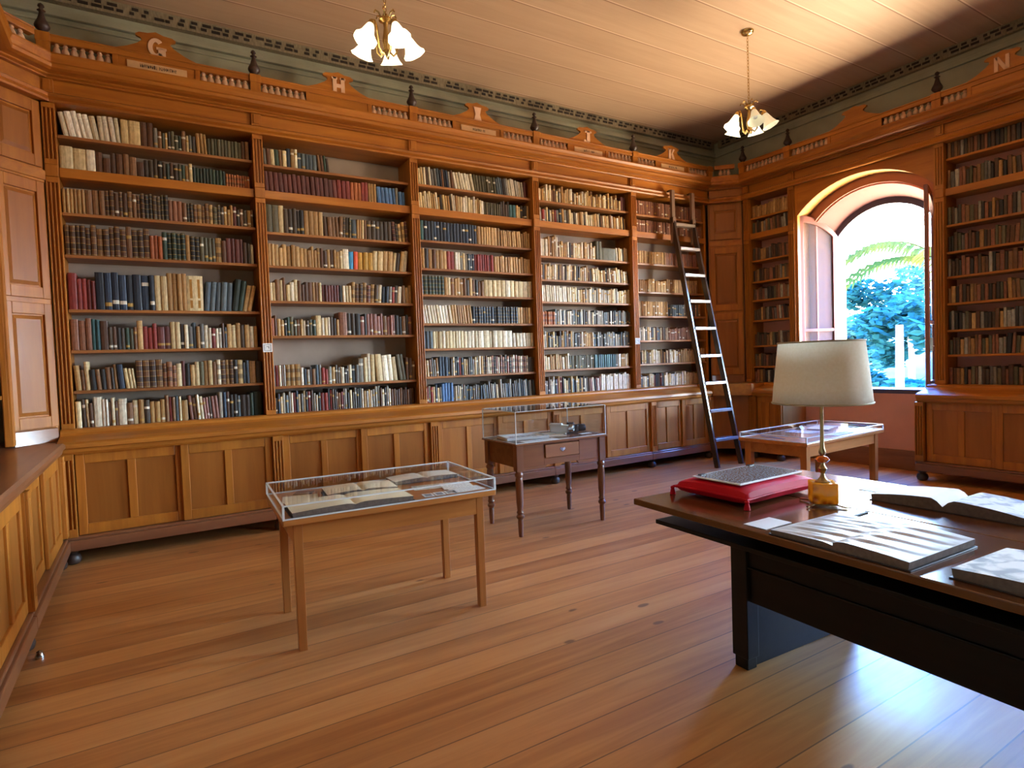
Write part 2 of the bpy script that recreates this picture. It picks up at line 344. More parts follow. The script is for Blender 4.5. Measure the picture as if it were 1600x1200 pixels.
def window(k, yc):
    w = thing('window_%d' % k, kind='structure', loc=(8.15, yc, .95))
    A, B_, C_ = arch(*IN(yc)), arch(*MID(yc)), arch(*OUT(yc))
    jam = lambda P, yc: [(P[0][0], .93)]+P+[(P[-1][0], .93)]
    A2, B2, C2_ = jam(A, yc), jam(B_, yc), jam(C_, yc)
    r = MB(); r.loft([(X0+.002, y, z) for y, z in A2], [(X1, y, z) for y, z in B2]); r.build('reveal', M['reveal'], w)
    f = MB(); A3 = [(y+(.12 if i == 0 else 0), z) for i, (y, z) in enumerate(B2)]
    f.strip([(yc+(y-yc)*1.17, z+(.1 if z > 1 else 0)) for y, z in B2], [(yc+(y-yc)*.945, z-(.075 if z > 1 else 0)) for y, z in B2], X1, X1+.07)
    f.build('frame', M['frameblue'], w)
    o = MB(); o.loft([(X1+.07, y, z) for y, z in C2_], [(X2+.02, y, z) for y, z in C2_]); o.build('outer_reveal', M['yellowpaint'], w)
    s = MB(); s.box(7.92, X1+.1, yc-.72, yc+.72, .925, .985); s.build('sill', M['frameblue'], w, bev=.006)
    # two casements opened into the room, arched heads
    def sash(hy, fy, fx, name):
        hx = 8.17; L = math.hypot(fx-hx, fy-hy); dx, dy = (fx-hx)/L, (fy-hy)/L
        z0 = 1.0; W = L; full = arch(0, .6, 3.04, 3.34, 24)[:13]       # from hinge side (low) to the middle (high)
        top = [((.6-y)/.6*W, z) for y, z in full]
        T = lambda p: (hx+dx*p[0]-dy*p[1], hy+dy*p[0]+dx*p[1], p[2])
        e = thing_part('sash', w)
        m = MB(T); st = .075
        m.box(0, st, -.02, .02, z0, top[0][1]); m.box(W-st, W, -.02, .02, z0, top[-1][1]-.002)
        m.box(st, W-st, -.02, .02, z0, z0+.1); m.box(st, W-st, -.018, .018, 1.76, 1.8)
        n = len(top); vs = []
        for yy in (-.02, .02):
            vs += [(x, yy, z) for x, z in top]+[(x, yy, z-.085) for x, z in top]
        fs = []
        for i in range(n-1):
            fs += [(i, i+1, n+i+1, n+i), (2*n+i, 3*n+i, 3*n+i+1, 2*n+i+1), (i, 2*n+i, 2*n+i+1, i+1), (n+i, n+i+1, 3*n+i+1, 3*n+i)]
        m.add(vs, fs)
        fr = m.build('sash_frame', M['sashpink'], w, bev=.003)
        q = MB(T); q.add([(st*.6, 0, z0+.05)]+[(W-st*.6, 0, z0+.05)]+[(x, 0, z-.05) for x, z in top[::-1] if st*.6 < x < W-st*.6], [tuple(range(2+len([1 for x, z in top if st*.6 < x < W-st*.6])))])
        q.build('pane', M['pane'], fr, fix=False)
        h = MB(T); h.box(W-.05, W-.03, .02, .05, 1.45, 1.6); h.tube([(W-.04, .03, 1.5), (W-.04, .075, 1.5), (W-.04, .075, 1.42)], .008); h.build('latch', M['chrome'], fr)
    sash(yc+.59, yc+.85, 7.67, 'a'); sash(yc-.59, yc-.73, 7.66, 'b')
    return w
def thing_part(n, p): return p
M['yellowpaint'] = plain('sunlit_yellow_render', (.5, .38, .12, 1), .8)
for k, yc in enumerate(WINS): window(k+1, yc)
b = MB(); b.box(7.876, 7.9, 3.35, 5.03, 0, .24); struct(b, 'baseboard_right', M['plinthy'], bev=.006)
b = MB(); b.box(7.876, 7.9, .36, 1.99, 0, .24); struct(b, 'baseboard_right_far', M['plinthy'], bev=.006)
# ceiling cornice: mouldings and pierced vent strip
def cornice(name, x0, x1, y0, y1, back):
    b = MB()
    if back:
        b.box(x0, x1, 6.47, 6.52, 4.60, 4.635); b.box(x0, x1, 6.49, 6.52, 4.635, 4.67); b.box(x0, x1, 6.5, 6.52, 4.55, 4.57)
    else:
        b.box(7.85, 7.9, y0, y1, 4.60, 4.635); b.box(7.87, 7.9, y0, y1, 4.635, 4.67)
    struct(b, name, M['greenwall'], bev=.006)
b = MB(); b.box(7.886, 7.9, -4.5, 6.52, 3.8, CZ); struct(b, 'trim_20', M['greenwall'])
cornice('trim_1', -1.24, 7.9, 0, 0, True); cornice('trim_2', 0, 0, -4.5, 6.47, False)
def vent(name, a0, a1, back):
    b = MB(); a = a0; k = 0; rr = random.Random(3)
    dk = (.018, .01, .007, 1); lt = (.24, .2, .13, 1)
    (b.box(a0, a1, 6.455, 6.52, 4.72, CZ, lt) if back else b.box(7.83, 7.9, a0, a1, 4.72, CZ, lt))
    while a < a1-.1:
        for r_ in range(2):
            w = rr.choice((.035, .05, .075)); s = a+(.02 if r_ else 0)+rr.uniform(0, .01)
            z = 4.745+.04*r_
            if rr.random() < .12: continue
            (b.box(s, s+w, 6.448, 6.46, z, z+.024, dk) if back else b.box(7.823, 7.835, s, s+w, z, z+.024, dk))
        a += .095; k += 1
    struct(b, name, M['book'])
vent('trim_3', -1.2, 7.8, True); vent('trim_4', -2.1, 6.4, False)
# ------------------------------------------------------------------ bookcases
ORD = 'zeroth first second third fourth fifth sixth seventh eighth ninth tenth eleventh twelfth thirteenth fourteenth fifteenth sixteenth seventeenth eighteenth nineteenth twentieth'.split()
TENS = {20: 'twenty', 30: 'thirty', 40: 'forty', 50: 'fifty', 60: 'sixty', 70: 'seventy', 80: 'eighty', 90: 'ninety'}
def ordinal(n):
    if n <= 20: return ORD[n]
    t_, u = n//10*10, n % 10
    return (TENS[t_][:-1]+'ieth') if u == 0 else TENS[t_]+'-'+ORD[u]
def pil(mb, u0, u1, z0, z1, d=-.03, bk=.05):
    w = u1-u0
    mb.box(u0, u1, d+.014, d+bk, z0, z1)
    for a, c in ((0, .13), (.29, .41), (.59, .71), (.87, 1)): mb.box(u0+a*w, u0+c*w, d, d+.015, z0+.045, z1-.045)
    mb.box(u0, u1, d, d+.015, z0, z0+.045); mb.box(u0, u1, d, d+.015, z1-.045, z1)
LEDGE, TR0, TR1, OPT = 1.07, 3.15, 3.23, 3.74
def bookcase(TF, key, u0, u1, shelves, label, wx, endpil=False, p0=.045, p1=.045, depth=.32):
    loc = TF(((u0+u1)/2, .1, LEDGE)); r = thing('bookcase', label, 'bookcase', loc, group=None)
    b = MB(TF); b.box(u0+.001, u1-.001, depth, depth+.015, LEDGE, OPT); b.build('back_panel', M['backp'], r)
    for s, e in ((u0+.001, u0+p0-.002), (u1-p1+.002, u1-.001)):
        b = MB(TF); b.box(s, e, .024, depth, LEDGE, OPT); b.build('side_panel', M['wz'], r)
    for z0, z1 in ((LEDGE, TR0-.01), (TR1+.01, OPT)):
        b = MB(TF); pil(b, u0-p0, u0+p0, z0, z1); b.build('pilaster', M['wz'], r, bev=.003)
        if endpil:
            b = MB(TF); pil(b, u1-p1, u1+p1, z0, z1); b.build('pilaster', M['wz'], r, bev=.003)
    b = MB(TF); b.box(u0-p0, u1+p1-(0 if endpil else .09), -.032, .03, TR0-.01, TR1+.01) if False else b.box(u0-p0, u0+p0, -.034, .02, TR0-.008, TR1+.008)
    if endpil: b.box(u1-p1, u1+p1, -.034, .02, TR0-.008, TR1+.008)
    b.build('transom_block', M['wz'], r, bev=.004)
    b = MB(TF); b.box(u0+p0+.001, u1-p1-.002, 0, depth-.002, TR0, TR1); b.build('transom', wx, r, bev=.006)
    for z in shelves:
        if z == 'T': continue
        b = MB(TF); b.box(u0+p0+.001, u1-p1-.002, .024, depth-.002, z-.026, z); b.build('shelf', M['shelf'] if wx is M['wx'] else M['wy'], r, bev=.004)
    return r
SH = {'G': [3.505, 'T', 2.87, 2.522, 2.067, 1.724, 1.383], 'H': [3.487, 'T', 2.84, 2.517, 2.175, 1.833, 1.338],
      'I': [3.493, 'T', 2.882, 2.572, 2.28, 1.958, 1.676, 1.363], 'J': [3.49, 'T', 2.805, 2.512, 2.235, 1.948, 1.66, 1.377],
      'K': [3.478, 'T', 2.802, 2.407, 2.069, 1.727, 1.398], 'N': [3.56, 'T', 2.833, 2.538, 2.266, 1.971, 1.675, 1.40],
      'L': [3.46, 'T', 2.841, 2.535, 2.266, 1.972, 1.603, 1.303]}
PX = [-.57, 1.015, 2.595, 4.185, 5.79, 7.27]
BAY = {}
for i, k in enumerate('GHIJK'):
    BAY[k] = (TB, PX[i]+.045, PX[i+1]-.045)
    bookcase(TB, k, PX[i], PX[i+1], SH[k], 'tall built-in wooden bookcase full of old books under carved letter '+k, M['wx'])
BAY['N'] = (TR, -3.24+.045, -2.06-.045); bookcase(TR, 'N', -3.24, -2.06, SH['N'], 'shaded wooden bookcase of old books on the near side of the arched window', M['wy'], True)
BAY['L'] = (TR, -5.745+.045, -5.03-.055); bookcase(TR, 'L', -5.745, -5.03, SH['L'], 'narrow wooden bookcase between the corner cupboard and the arched window', M['wy'], True)
# window spandrel boards and wooden soffit round the window, in the bookcase front
for k, yc in enumerate(WINS):
    w = thing('trim_%d' % (5+k), kind='structure', loc=(7.63, yc, 3.3))
    A = arch(yc, .82, 3.33, 3.67); hi = [(y, OPT+.05) for y, z in A]
    b = MB(); b.strip(hi, A, 7.63, 7.66); b.build('spandrel', M['wy'], w)
    for s in (1, -1):
        ys = sorted((yc+s*.82, yc+s*(.862 if s > 0 else .845)))
        b = MB(); b.box(7.628, 7.66, ys[0], ys[1], LEDGE, OPT+.05); b.build('edge_board', M['wz'], w)
    A0 = [(A[0][0], 1.0)]+A+[(A[-1][0], 1.0)]
    b = MB(); b.strip([(yc+(y-yc)*1.015, z+.012) for y, z in A], A, 7.64, 7.885); b.build('soffit', M['yellow'], w)
    I_ = arch(yc, .735, 3.24, 3.56); b = MB(); b.strip([(yc+(y-yc)*1.0, z) for y, z in A], I_, 7.87, 7.895); b.build('inner_arch', M['brownarch'], w)
    for s in (1, -1):
        ys = sorted((yc+s*.735, yc+s*.83)); b = MB(); b.box(7.66, 7.885, min(yc+s*.82, yc+s*.832), max(yc+s*.82, yc+s*.832), LEDGE, 3.34); b.build('side_lining', M['wz'], w)
# corner cupboards (diagonal panelled)
def corner(TF, W, label, zb=LEDGE):
    r = thing('corner_cupboard', label, 'cupboard', TF((W/2, .05, zb)))
    b = MB(TF); b.box(-.02, W+.02, .02, .05, zb, OPT+.06); b.build('back_board', M['wz'], r)
    for z0, z1 in ((zb+.118, 2.1), (2.14, 3.08), (3.2, OPT-.02)):
        fr = MB(TF); s = .062
        fr.box(0, s, 0, .03, z0, z1); fr.box(W-s, W, 0, .03, z0, z1); fr.box(s, W-s, 0, .03, z0, z0+.09); fr.box(s, W-s, 0, .03, z1-.09, z1)
        d = fr.build('door', M['wz'], r, bev=.004)
        p = MB(TF); x0, x1, y0, y1 = s, W-s, z0+.09, z1-.09
        p.add([(x0, .025, y0), (x1, .025, y0), (x1, .025, y1), (x0, .025, y1), (x0+.03, .008, y0+.04), (x1-.03, .008, y0+.04), (x1-.03, .008, y1-.04), (x0+.03, .008, y1-.04)],
              [(4, 5, 6, 7), (0, 1, 5, 4), (1, 2, 6, 5), (2, 3, 7, 6), (3, 0, 4, 7)]); p.build('raised_panel', M['panel'], d, fix=False)
    b = MB(TF); b.box(-.01, W+.01, -.012, .03, 3.1, 3.18); b.box(-.005, W+.005, -.006, .03, 3.08, 3.1); b.build('rail', M['wx'], r, bev=.005)
    b = MB(TF); b.prism([(.03, zb), (-.045, zb), (-.03, zb+.105), (-.012, zb+.115), (.03, zb+.115)], -.015, W-.04 if zb < 1 else W-.005, 'x'); b.build('foot_moulding', M['polish'], r)
    return r
corner(TDL, .375, 'tall honey-lit panelled corner cupboard beside the G bookcase', .986)
corner(TDR, .44, 'shadowed panelled corner cupboard between the ladder bookcase and the window wall')
# left wall bookcase (its end shows at the picture edge)
r = thing('bookcase', 'wooden bookcase end with fluted pilaster beside the honey-lit corner cupboard', 'bookcase', TL((5.2, .1, 1.0)))
b = MB(TL); pil(b, 5.73, 5.82, 1.0, OPT); b.build('pilaster', M['wz'], r, bev=.003)
b = MB(TL); b.box(4.2, 5.8, .3, .315, 1.0, OPT); b.build('back_panel', M['wz'], r)
for z in (1.38, 1.72, 2.07, 2.52, 2.87, 3.5):
    b = MB(TL); b.box(4.2, 5.72, .02, .298, z-.026, z); b.build('shelf', M['wy'], r)
# cornice over each wall: architrave, frieze, crown
CROWN = [(.3, 4.09), (-.165, 4.09), (-.17, 4.075), (-.155, 4.05), (-.15, 4.02), (-.165, 4.0), (-.16, 3.975), (-.13, 3.963), (-.07, 3.96), (-.07, 3.948), (-.045, 3.94), (-.04, 3.932), (.0, 3.932), (.3, 3.932)]
ARCHI = [(.3, 3.735), (-.06, 3.735), (-.068, 3.75), (-.055, 3.77), (-.045, 3.785), (-.055, 3.805), (-.03, 3.82), (.3, 3.82)]
def entab(TF, u0, u1, blocks, label, wx):
    r = thing('bookcase_cornice', label, 'cornice', TF(((u0+u1)/2, .1, 3.735)))
    for n, pr in (('crown_moulding', CROWN), ('architrave', ARCHI)):
        b = MB(TF); b.prism(pr, u0, u1, 'x'); b.build(n, wx, r)
    e = [u0]+list(blocks)+[u1]
    for a, c in zip(e[:-1], e[1:]):
        if c-a < .12: continue
        b = MB(TF); b.box(a, c, 0, .03, 3.822, 3.931); b.build('frieze_panel', wx, r)
    for u in blocks:
        b = MB(TF); b.box(u-.045, u+.045, -.03, .005, 3.822, 3.931); b.box(u-.026, u+.026, -.04, -.02, 3.836, 3.918); b.build('frieze_block', M['wz'], r, bev=.004)
entab(TB, -.66, 7.31, PX[:5], 'long wooden cornice above the five letter bookcases on the back wall', M['wx'])
entab(TR, -5.8, 2.1, [-5.745, -5.03, -3.24, -2.06], 'long wooden cornice running over the arched window wall', M['wy'])
entab(TDL, -.05, .42, [], 'short angled cornice on top of the honey-lit corner cupboard', M['wx'])
entab(TDR, .0, .49, [], 'short angled cornice on top of the shadowed corner cupboard', M['wx'])
entab(TL, 3.0, 5.86, [5.84], 'cornice of the side bookcase beside the honey-lit corner cupboard', M['wy'])
# crests: balustrade, pediment, carved letter, name board, finial
PED = [(-.34, 4.262), (-.30, 4.278), (-.22, 4.308), (-.14, 4.352), (-.105, 4.385), (-.115, 4.402), (-.15, 4.415), (-.152, 4.43), (-.125, 4.447), (-.06, 4.452), (0, 4.472)]
PED = PED+[(-x, z) for x, z in PED[-2::-1]]
BAL = [(.013, 4.09), (.02, 4.10), (.014, 4.112), (.026, 4.13), (.03, 4.145), (.024, 4.165), (.014, 4.182), (.02, 4.193), (.013, 4.207)]
FIN = [(.02, 4.27), (.03, 4.275), (.022, 4.285), (.05, 4.315), (.055, 4.33), (.048, 4.35), (.03, 4.385), (.02, 4.42), (.016, 4.445), (.03, 4.452), (.016, 4.46), (.014, 4.475), (.024, 4.485), (.02, 4.5), (.0, 4.515)]
bal_me = None
def letter(mb, ch, uc, zc, w=.13, h=.165, d0=-.075, d1=-.05):
    x0, x1, z0, z1 = uc-w/2, uc+w/2, zc-h/2, zc+h/2; s = w*.3; f = .022
    def B(a, b_, c, d): mb.box(a, b_, d0, d1, c, d)
    if ch == 'H':
        for q in (x0+.005, x1-s-.005): B(q, q+s, z0, z1); B(q-.008, q+s+.008, z0, z0+f); B(q-.008, q+s+.008, z1-f, z1)
        B(x0+s, x1-s, zc-.018, zc+.018)
    elif ch == 'I':
        mb.prism([(uc-.055, z0), (uc+.055, z0), (uc+.03, zc), (uc+.05, z1), (uc-.05, z1), (uc-.03, zc)], d0, d1, 'y')
    elif ch == 'J':
        B(uc-.01, uc+.04, z0+.03, z1); B(uc-.04, uc+.065, z1-f, z1); mb.prism([(uc+.04, z0+.04), (uc+.02, z0+.008), (uc-.02, z0), (uc-.055, z0+.015), (uc-.06, z0+.05), (uc-.03, z0+.05), (uc-.02, z0+.035), (uc-.01, z0+.04)], d0, d1, 'y')
    elif ch == 'K':
        B(x0+.005, x0+.005+s, z0, z1); B(x0-.005, x0+s+.015, z0, z0+f); B(x0-.005, x0+s+.015, z1-f, z1)
        mb.prism([(x0+s, zc-.02), (x1-.045, z1), (x1, z1), (x0+s+.03, zc+.005)], d0, d1, 'y'); mb.prism([(x0+s+.01, zc+.02), (x0+s+.045, zc+.03), (x1+.005, z0), (x1-.045, z0)], d0, d1, 'y')
    elif ch == 'N':
        B(x0, x0+s*.9, z0, z1); B(x1-s*.9, x1, z0, z1); mb.prism([(x0, z1), (x0+s, z1), (x1, z0), (x1-s, z0)], d0, d1, 'y')
    elif ch == 'G':
        n = 18; P_, Q = [], []
        for i in range(n+1):
            a = radians(45+275*i/n); P_.append((uc+w*.5*cos(a), zc+h*.5*sin(a))); Q.append((uc+w*.19*cos(a)-.004, zc+h*.3*sin(a)))
        vs = [(p[0], d0, p[1]) for p in P_]+[(p[0], d0, p[1]) for p in Q]+[(p[0], d1, p[1]) for p in P_]+[(p[0], d1, p[1]) for p in Q]; m = n+1; fs = []
        for i in range(n): fs += [(i, i+1, m+i+1, m+i), (2*m+i, 3*m+i, 3*m+i+1, 2*m+i+1), (i, 2*m+i, 2*m+i+1, i+1), (m+i, m+i+1, 3*m+i+1, 3*m+i)]
        fs += [(0, m, 3*m, 2*m), (m-1, 3*m-1, 4*m-1, 2*m-1)]; mb.add(vs, fs)
        B(uc+.012, uc+w*.5+.004, zc-h*.46, zc+.002); B(uc-.002, uc+w*.5+.012, zc-.01, zc+.008)
def crest(TF, u0, u1, label, wx, ch=None, sign=False, ped=True, finial=True, post=True, nb=6, pc=None, pw=.33, endpost=False):
    global bal_me
    uc = (u0+u1)/2 if pc is None else pc; r = thing('bookcase_crest', label, 'crest', TF((uc, -.04, 4.09)))
    b = MB(TF); q1 = u1 if endpost or not post else u1-.053; b.box(u0, q1, -.085, -.02, 4.207, 4.262); b.box(u0, q1, -.095, -.01, 4.25, 4.265); b.build('top_rail', wx, r, bev=.005)
    if post:
        b = MB(TF); b.box(u0-.045, u0+.045, -.088, -.012, 4.09, 4.207); b.box(u0-.05, u0+.05, -.1, -.005, 4.2, 4.272); b.build('post', M['wz'], r, bev=.004)
    if endpost:
        b = MB(TF); b.box(u1-.045, u1+.045, -.088, -.012, 4.09, 4.207); b.box(u1-.05, u1+.05, -.1, -.005, 4.2, 4.272); b.build('post', M['wz'], r, bev=.004)
    ops = []
    if ped:
        b = MB(TF); b.box(uc-pw, uc+pw, -.075, -.03, 4.09, 4.207); b.box(uc-pw, uc-pw+.04, -.085, -.02, 4.09, 4.207); b.box(uc+pw-.04, uc+pw, -.085, -.02, 4.09, 4.207); b.build('centre_panel', wx, r, bev=.003)
        b = MB(TF); b.prism([(uc+x, z) for x, z in PED], -.065, -.04, 'y'); b.build('pediment', wx, r)
        ops = [(u0+.057, uc-pw), (uc+pw, u1-.055)]
    else: ops = [(u0+.057, u1-.055)]
    for a, c in ops:
        if c-a < .06: continue
        n = max(2, round((c-a)/.062))
        for i in range(n):
            u = a+(i+.5)*(c-a)/n
            if bal_me is None:
                q = MB(); q.lathe(BAL, 0, 0, 12); q.v = [(p[0], p[1], p[2]-4.09) for p in q.v]; o = q.build('baluster', M['balu'], r, local=True, smooth=True); bal_me = o.data
            else:
                o = bpy.data.objects.new('baluster', bal_me); COL.objects.link(o); o.parent = r
            p = TF((u, -.05, 4.09)); L = WL[r.name]; o.location = (p[0]-L[0], p[1]-L[1], p[2]-L[2])
    if ch:
        b = MB(TF); letter(b, ch, uc, 4.335); o = b.build('letter', M['letter'], r, bev=.003); o['label'] = 'pale carved letter '+ch
    if sign:
        b = MB(TF); b.box(uc-.225, uc+.225, -.088, -.07, 4.122, 4.183); s = b.build('name_board', M['sign'], r, bev=.002)
        t_ = MB(TF); rr = random.Random(ord(ch)); u = uc-.13 if ch == 'G' else uc-.08; e = uc+.14 if ch == 'G' else uc+.08
        while u < e:
            w = rr.uniform(.006, .012)
            if rr.random() < .85:
                t_.box(u, u+w*.45, -.0895, -.087, 4.138, 4.168); t_.box(u, u+w, -.0895, -.087, rr.choice((4.138, 4.15, 4.162)), rr.choice((4.145, 4.157, 4.168))+.001)
            u += w+.005
        t_.build('lettering', M['inkd'], s)
    if finial:
        b = MB(); c = TF((u0, -.05, 0)); b.lathe(FIN, c[0], c[1], 16); b.build('finial', M['darkw'], r, smooth=True)
for i, k in enumerate('GHIJK'):
    crest(TB, PX[i], PX[i+1] if k != 'K' else 7.28, 'balustraded wooden crest with carved letter %s over its bookcase' % k, M['wx'], k, k != 'H', pc=(PX[i]+PX[i+1])/2-(.03 if k == 'K' else 0), endpost=(k == 'K'))
crest(TR, -3.24, -2.06, 'balustraded crest with carved letter N over the shaded bookcase', M['wy'], 'N', pc=-2.65, pw=.3)
crest(TR, -5.04, -3.24, 'balustraded crest with plain pediment above the arched window', M['wy'], None, pc=-4.14)
crest(TR, -5.76, -5.04, 'short plain balustrade above the narrow bookcase by the window', M['wy'], None, ped=False)
crest(TR, -2.06, 0.3, 'balustraded crest continuing past the shaded bookcase', M['wy'], None, pc=-1.15)
crest(TDL, .0, .31, 'little angled balustrade over the honey-lit corner cupboard', M['wx'], None, ped=False, finial=False, post=False)
crest(TDR, .08, .36, 'little angled balustrade over the shadowed corner cupboard', M['wx'], None, ped=False, finial=False, post=False)
crest(TL, 3.6, 5.84, 'balustrade of the side bookcase next to the honey-lit corner cupboard', M['wy'], None, pc=4.7, finial=False)
# ledges
def ledge(TF, u0, u1, label, wx, zt=LEDGE, dep=.0):
    z = zt; bk = .33 if TF is TB else .25
    PR = [(bk, z), (-.05, z), (-.075, z-.012), (-.08, z-.03), (-.11, z-.05), (-.2, z-.065), (-.31, z-.085), (-.335, z-.1), (-.34, z-.13), (-.325, z-.14), (-.32, z-.165), (-.3, z-.185), (bk, z-.185)]
    b = MB(TF); b.prism([(d+dep, q) for d, q in PR], u0, u1, 'x'); o = b.build('cabinet_ledge', wx); return tag(o, label, 'ledge')
ledge(TB, -.62, 6.912, 'long moulded wooden ledge under the five letter bookcases', M['wx'])
ledge(TR, -3.36, -1.9, 'moulded ledge of the shaded cabinet on the near side of the window', M['wy'])
ledge(TR, -5.462, -5.03, 'short moulded ledge under the narrow bookcase by the window', M['wy'])
b = MB(TL); b.prism([(.3, .985), (-.31, .985), (-.325, .97), (-.325, .945), (-.31, .935), (-.3, .9), (.3, .9)], 2.0, 5.834, 'x'); b.box(5.834, 6.3, -.262, .3, .9, .985); tag(b.build('cabinet_ledge', M['plinthy']), 'polished low ledge along the side cabinet under the honey-lit corner cupboard', 'ledge')
# base cabinets: plane d = -.28
def cabinet(TF, u0, u1, label, wx, plm, lastpil=False, doors=2, feet=True, zt=.885, bk=.3):
    r = thing('base_cabinet', label, 'cabinet', TF(((u0+u1)/2, -.1, 0)))
    D = -.28
    b = MB(TF); b.box(u0+.001, u1-.001, D+.053, bk, .14, zt); b.build('carcass', M['panel'], r)
    b = MB(TF); pil(b, u0-.045, u0+.045, .245, zt, D-.03); b.box(u0-.046, u0+.046, D-.03, D+.02, .2235, .25); b.build('pilaster', M['wz'], r, bev=.003)
    if lastpil: b = MB(TF); pil(b, u1-.09, u1, .245, zt, D-.03); b.build('pilaster', M['wz'], r, bev=.003)
    b = MB(TF); b.box(u0-.045, u1-.047 if not lastpil else u1, D-.035, D+.05, .115, .199); b.box(u0-.045, u1-.047 if not lastpil else u1, D-.02, D+.05, .199, .222); b.build('plinth', plm, r, bev=.006)
    a, c = u0+.05, (u1-.05 if not lastpil else u1-.1); W = (c-a)/doors
    for k in range(doors):
        x0, x1 = a+k*W, a+(k+1)*W; d = D+(.025 if k % 2 == 0 else 0); e = d+.024
        if k % 2 == 0 and doors > 1: x1 += .02
        m = MB(TF); s = .062; zm0, zm1 = .225, zt
        m.box(x0, x0+s, d, e, zm0, zm1); m.box(x1-s, x1, d, e, zm0, zm1); m.box(x0+s, x1-s, d, e, zm0, zm0+.085); m.box(x0+s, x1-s, d, e, zm1-.085, zm1)
        xm = (x0+x1)/2; m.box(xm-.03, xm+.03, d, e, zm0+.085, zm1-.085); o = m.build('door', M['wz'], r, bev=.004)
        for q0, q1 in ((x0+s, xm-.03), (xm+.03, x1-s)):
            p = MB(TF); p.box(q0, q1, d+.014, d+.022, zm0+.085, zm1-.085); p.build('panel', M['panel'], o)
    if feet:
        for u in (u0, ) + ((u1-.06,) if lastpil else ()):
            c_ = TF((u, D+.04, 0)); f = MB(); f.lathe([(.03, 0), (.05, .012), (.058, .04), (.05, .07), (.03, .085), (.045, .1), (.048, .1145)], c_[0], c_[1], 16); f.build('bun_foot', M['darkw'], r, smooth=True)
    return r
for i, k in enumerate('GHIJK'):
    cabinet(TB, PX[i], PX[i+1] if k != 'K' else 6.972, 'panelled sliding-door base cabinet standing below the letter %s bookcase' % k, M['wx'], M['plinth'], k == 'K')
rc = cabinet(TR, -3.34, -1.9, 'dark red-brown base cabinet on the near side of the arched window', M['wy'], M['plinthy'], True, bk=.24)
b = MB(TR); b.box(-3.345, -3.325, -.26, .24, .14, .885); b.build('end_panel', M['panel'], rc)
lc = cabinet(TR, -5.5, -5.04, 'narrow base cabinet with sunlit end panel beyond the table by the window', M['wy'], M['plinthy'], True, 1, bk=.24)
b = MB(TR); b.box(-5.05, -5.03, -.28, .24, .14, .885); b.build('end_panel', M['panel'], lc)
for s, e in ((2.55, 4.2), (4.2, 5.86)):
    cabinet(TL, s, e, 'panelled base cabinet on the side wall, %s' % ('meeting the letter G cabinet' if e > 5 else 'nearer the camera than its neighbour'), M['wy'], M['plinthy'], e > 5)
b = MB(); b.prism([(6.98, 5.90), (7.33, 5.555), (7.6, 5.555), (7.6, 6.2), (6.98, 6.2)], .13, .9, 'z'); tag(b.build('corner_base_cabinet', M['panel'], bev=.004), 'plain angled base cabinet in the dark corner behind the ladder', 'cabinet')
b = MB(); b.prism([(6.915, 5.835), (7.285, 5.465), (7.62, 5.465), (7.62, 6.2), (6.915, 6.2)], .9, 1.068, 'z'); tag(b.build('cabinet_ledge', M['wx'], bev=.01), 'angled ledge over the dark corner cabinet behind the ladder', 'ledge')
# ------------------------------------------------------------------ camera model (also used to rank the books by size in view)
CAM_R = ((.8536, -.5197, -.0360), (.0502, .0132, .9987), (.5196, .8536, -.0375))
FPX = 937.74; CAM_H = 1.5
fwd = (.51975, .85349, -.03759)
def projx(p):
    d = (p[0], p[1], p[2]-CAM_H); z = sum(a*b_ for a, b_ in zip(d, CR[2])); return 800+FPX*sum(a*b_ for a, b_ in zip(d, CR[0]))/z, 600-FPX*sum(a*b_ for a, b_ in zip(d, CR[1]))/z, z
_y, _p, _r = .5470, -.0376, -.0360
_f = (sin(_y)*cos(_p), cos(_y)*cos(_p), sin(_p)); _rt = (cos(_y), -sin(_y), 0)
_u = (_rt[1]*_f[2]-_rt[2]*_f[1], _rt[2]*_f[0]-_rt[0]*_f[2], _rt[0]*_f[1]-_rt[1]*_f[0])
CR = (tuple(a*cos(_r)+b_*sin(_r) for a, b_ in zip(_rt, _u)), tuple(-a*sin(_r)+b_*cos(_r) for a, b_ in zip(_rt, _u)), _f)
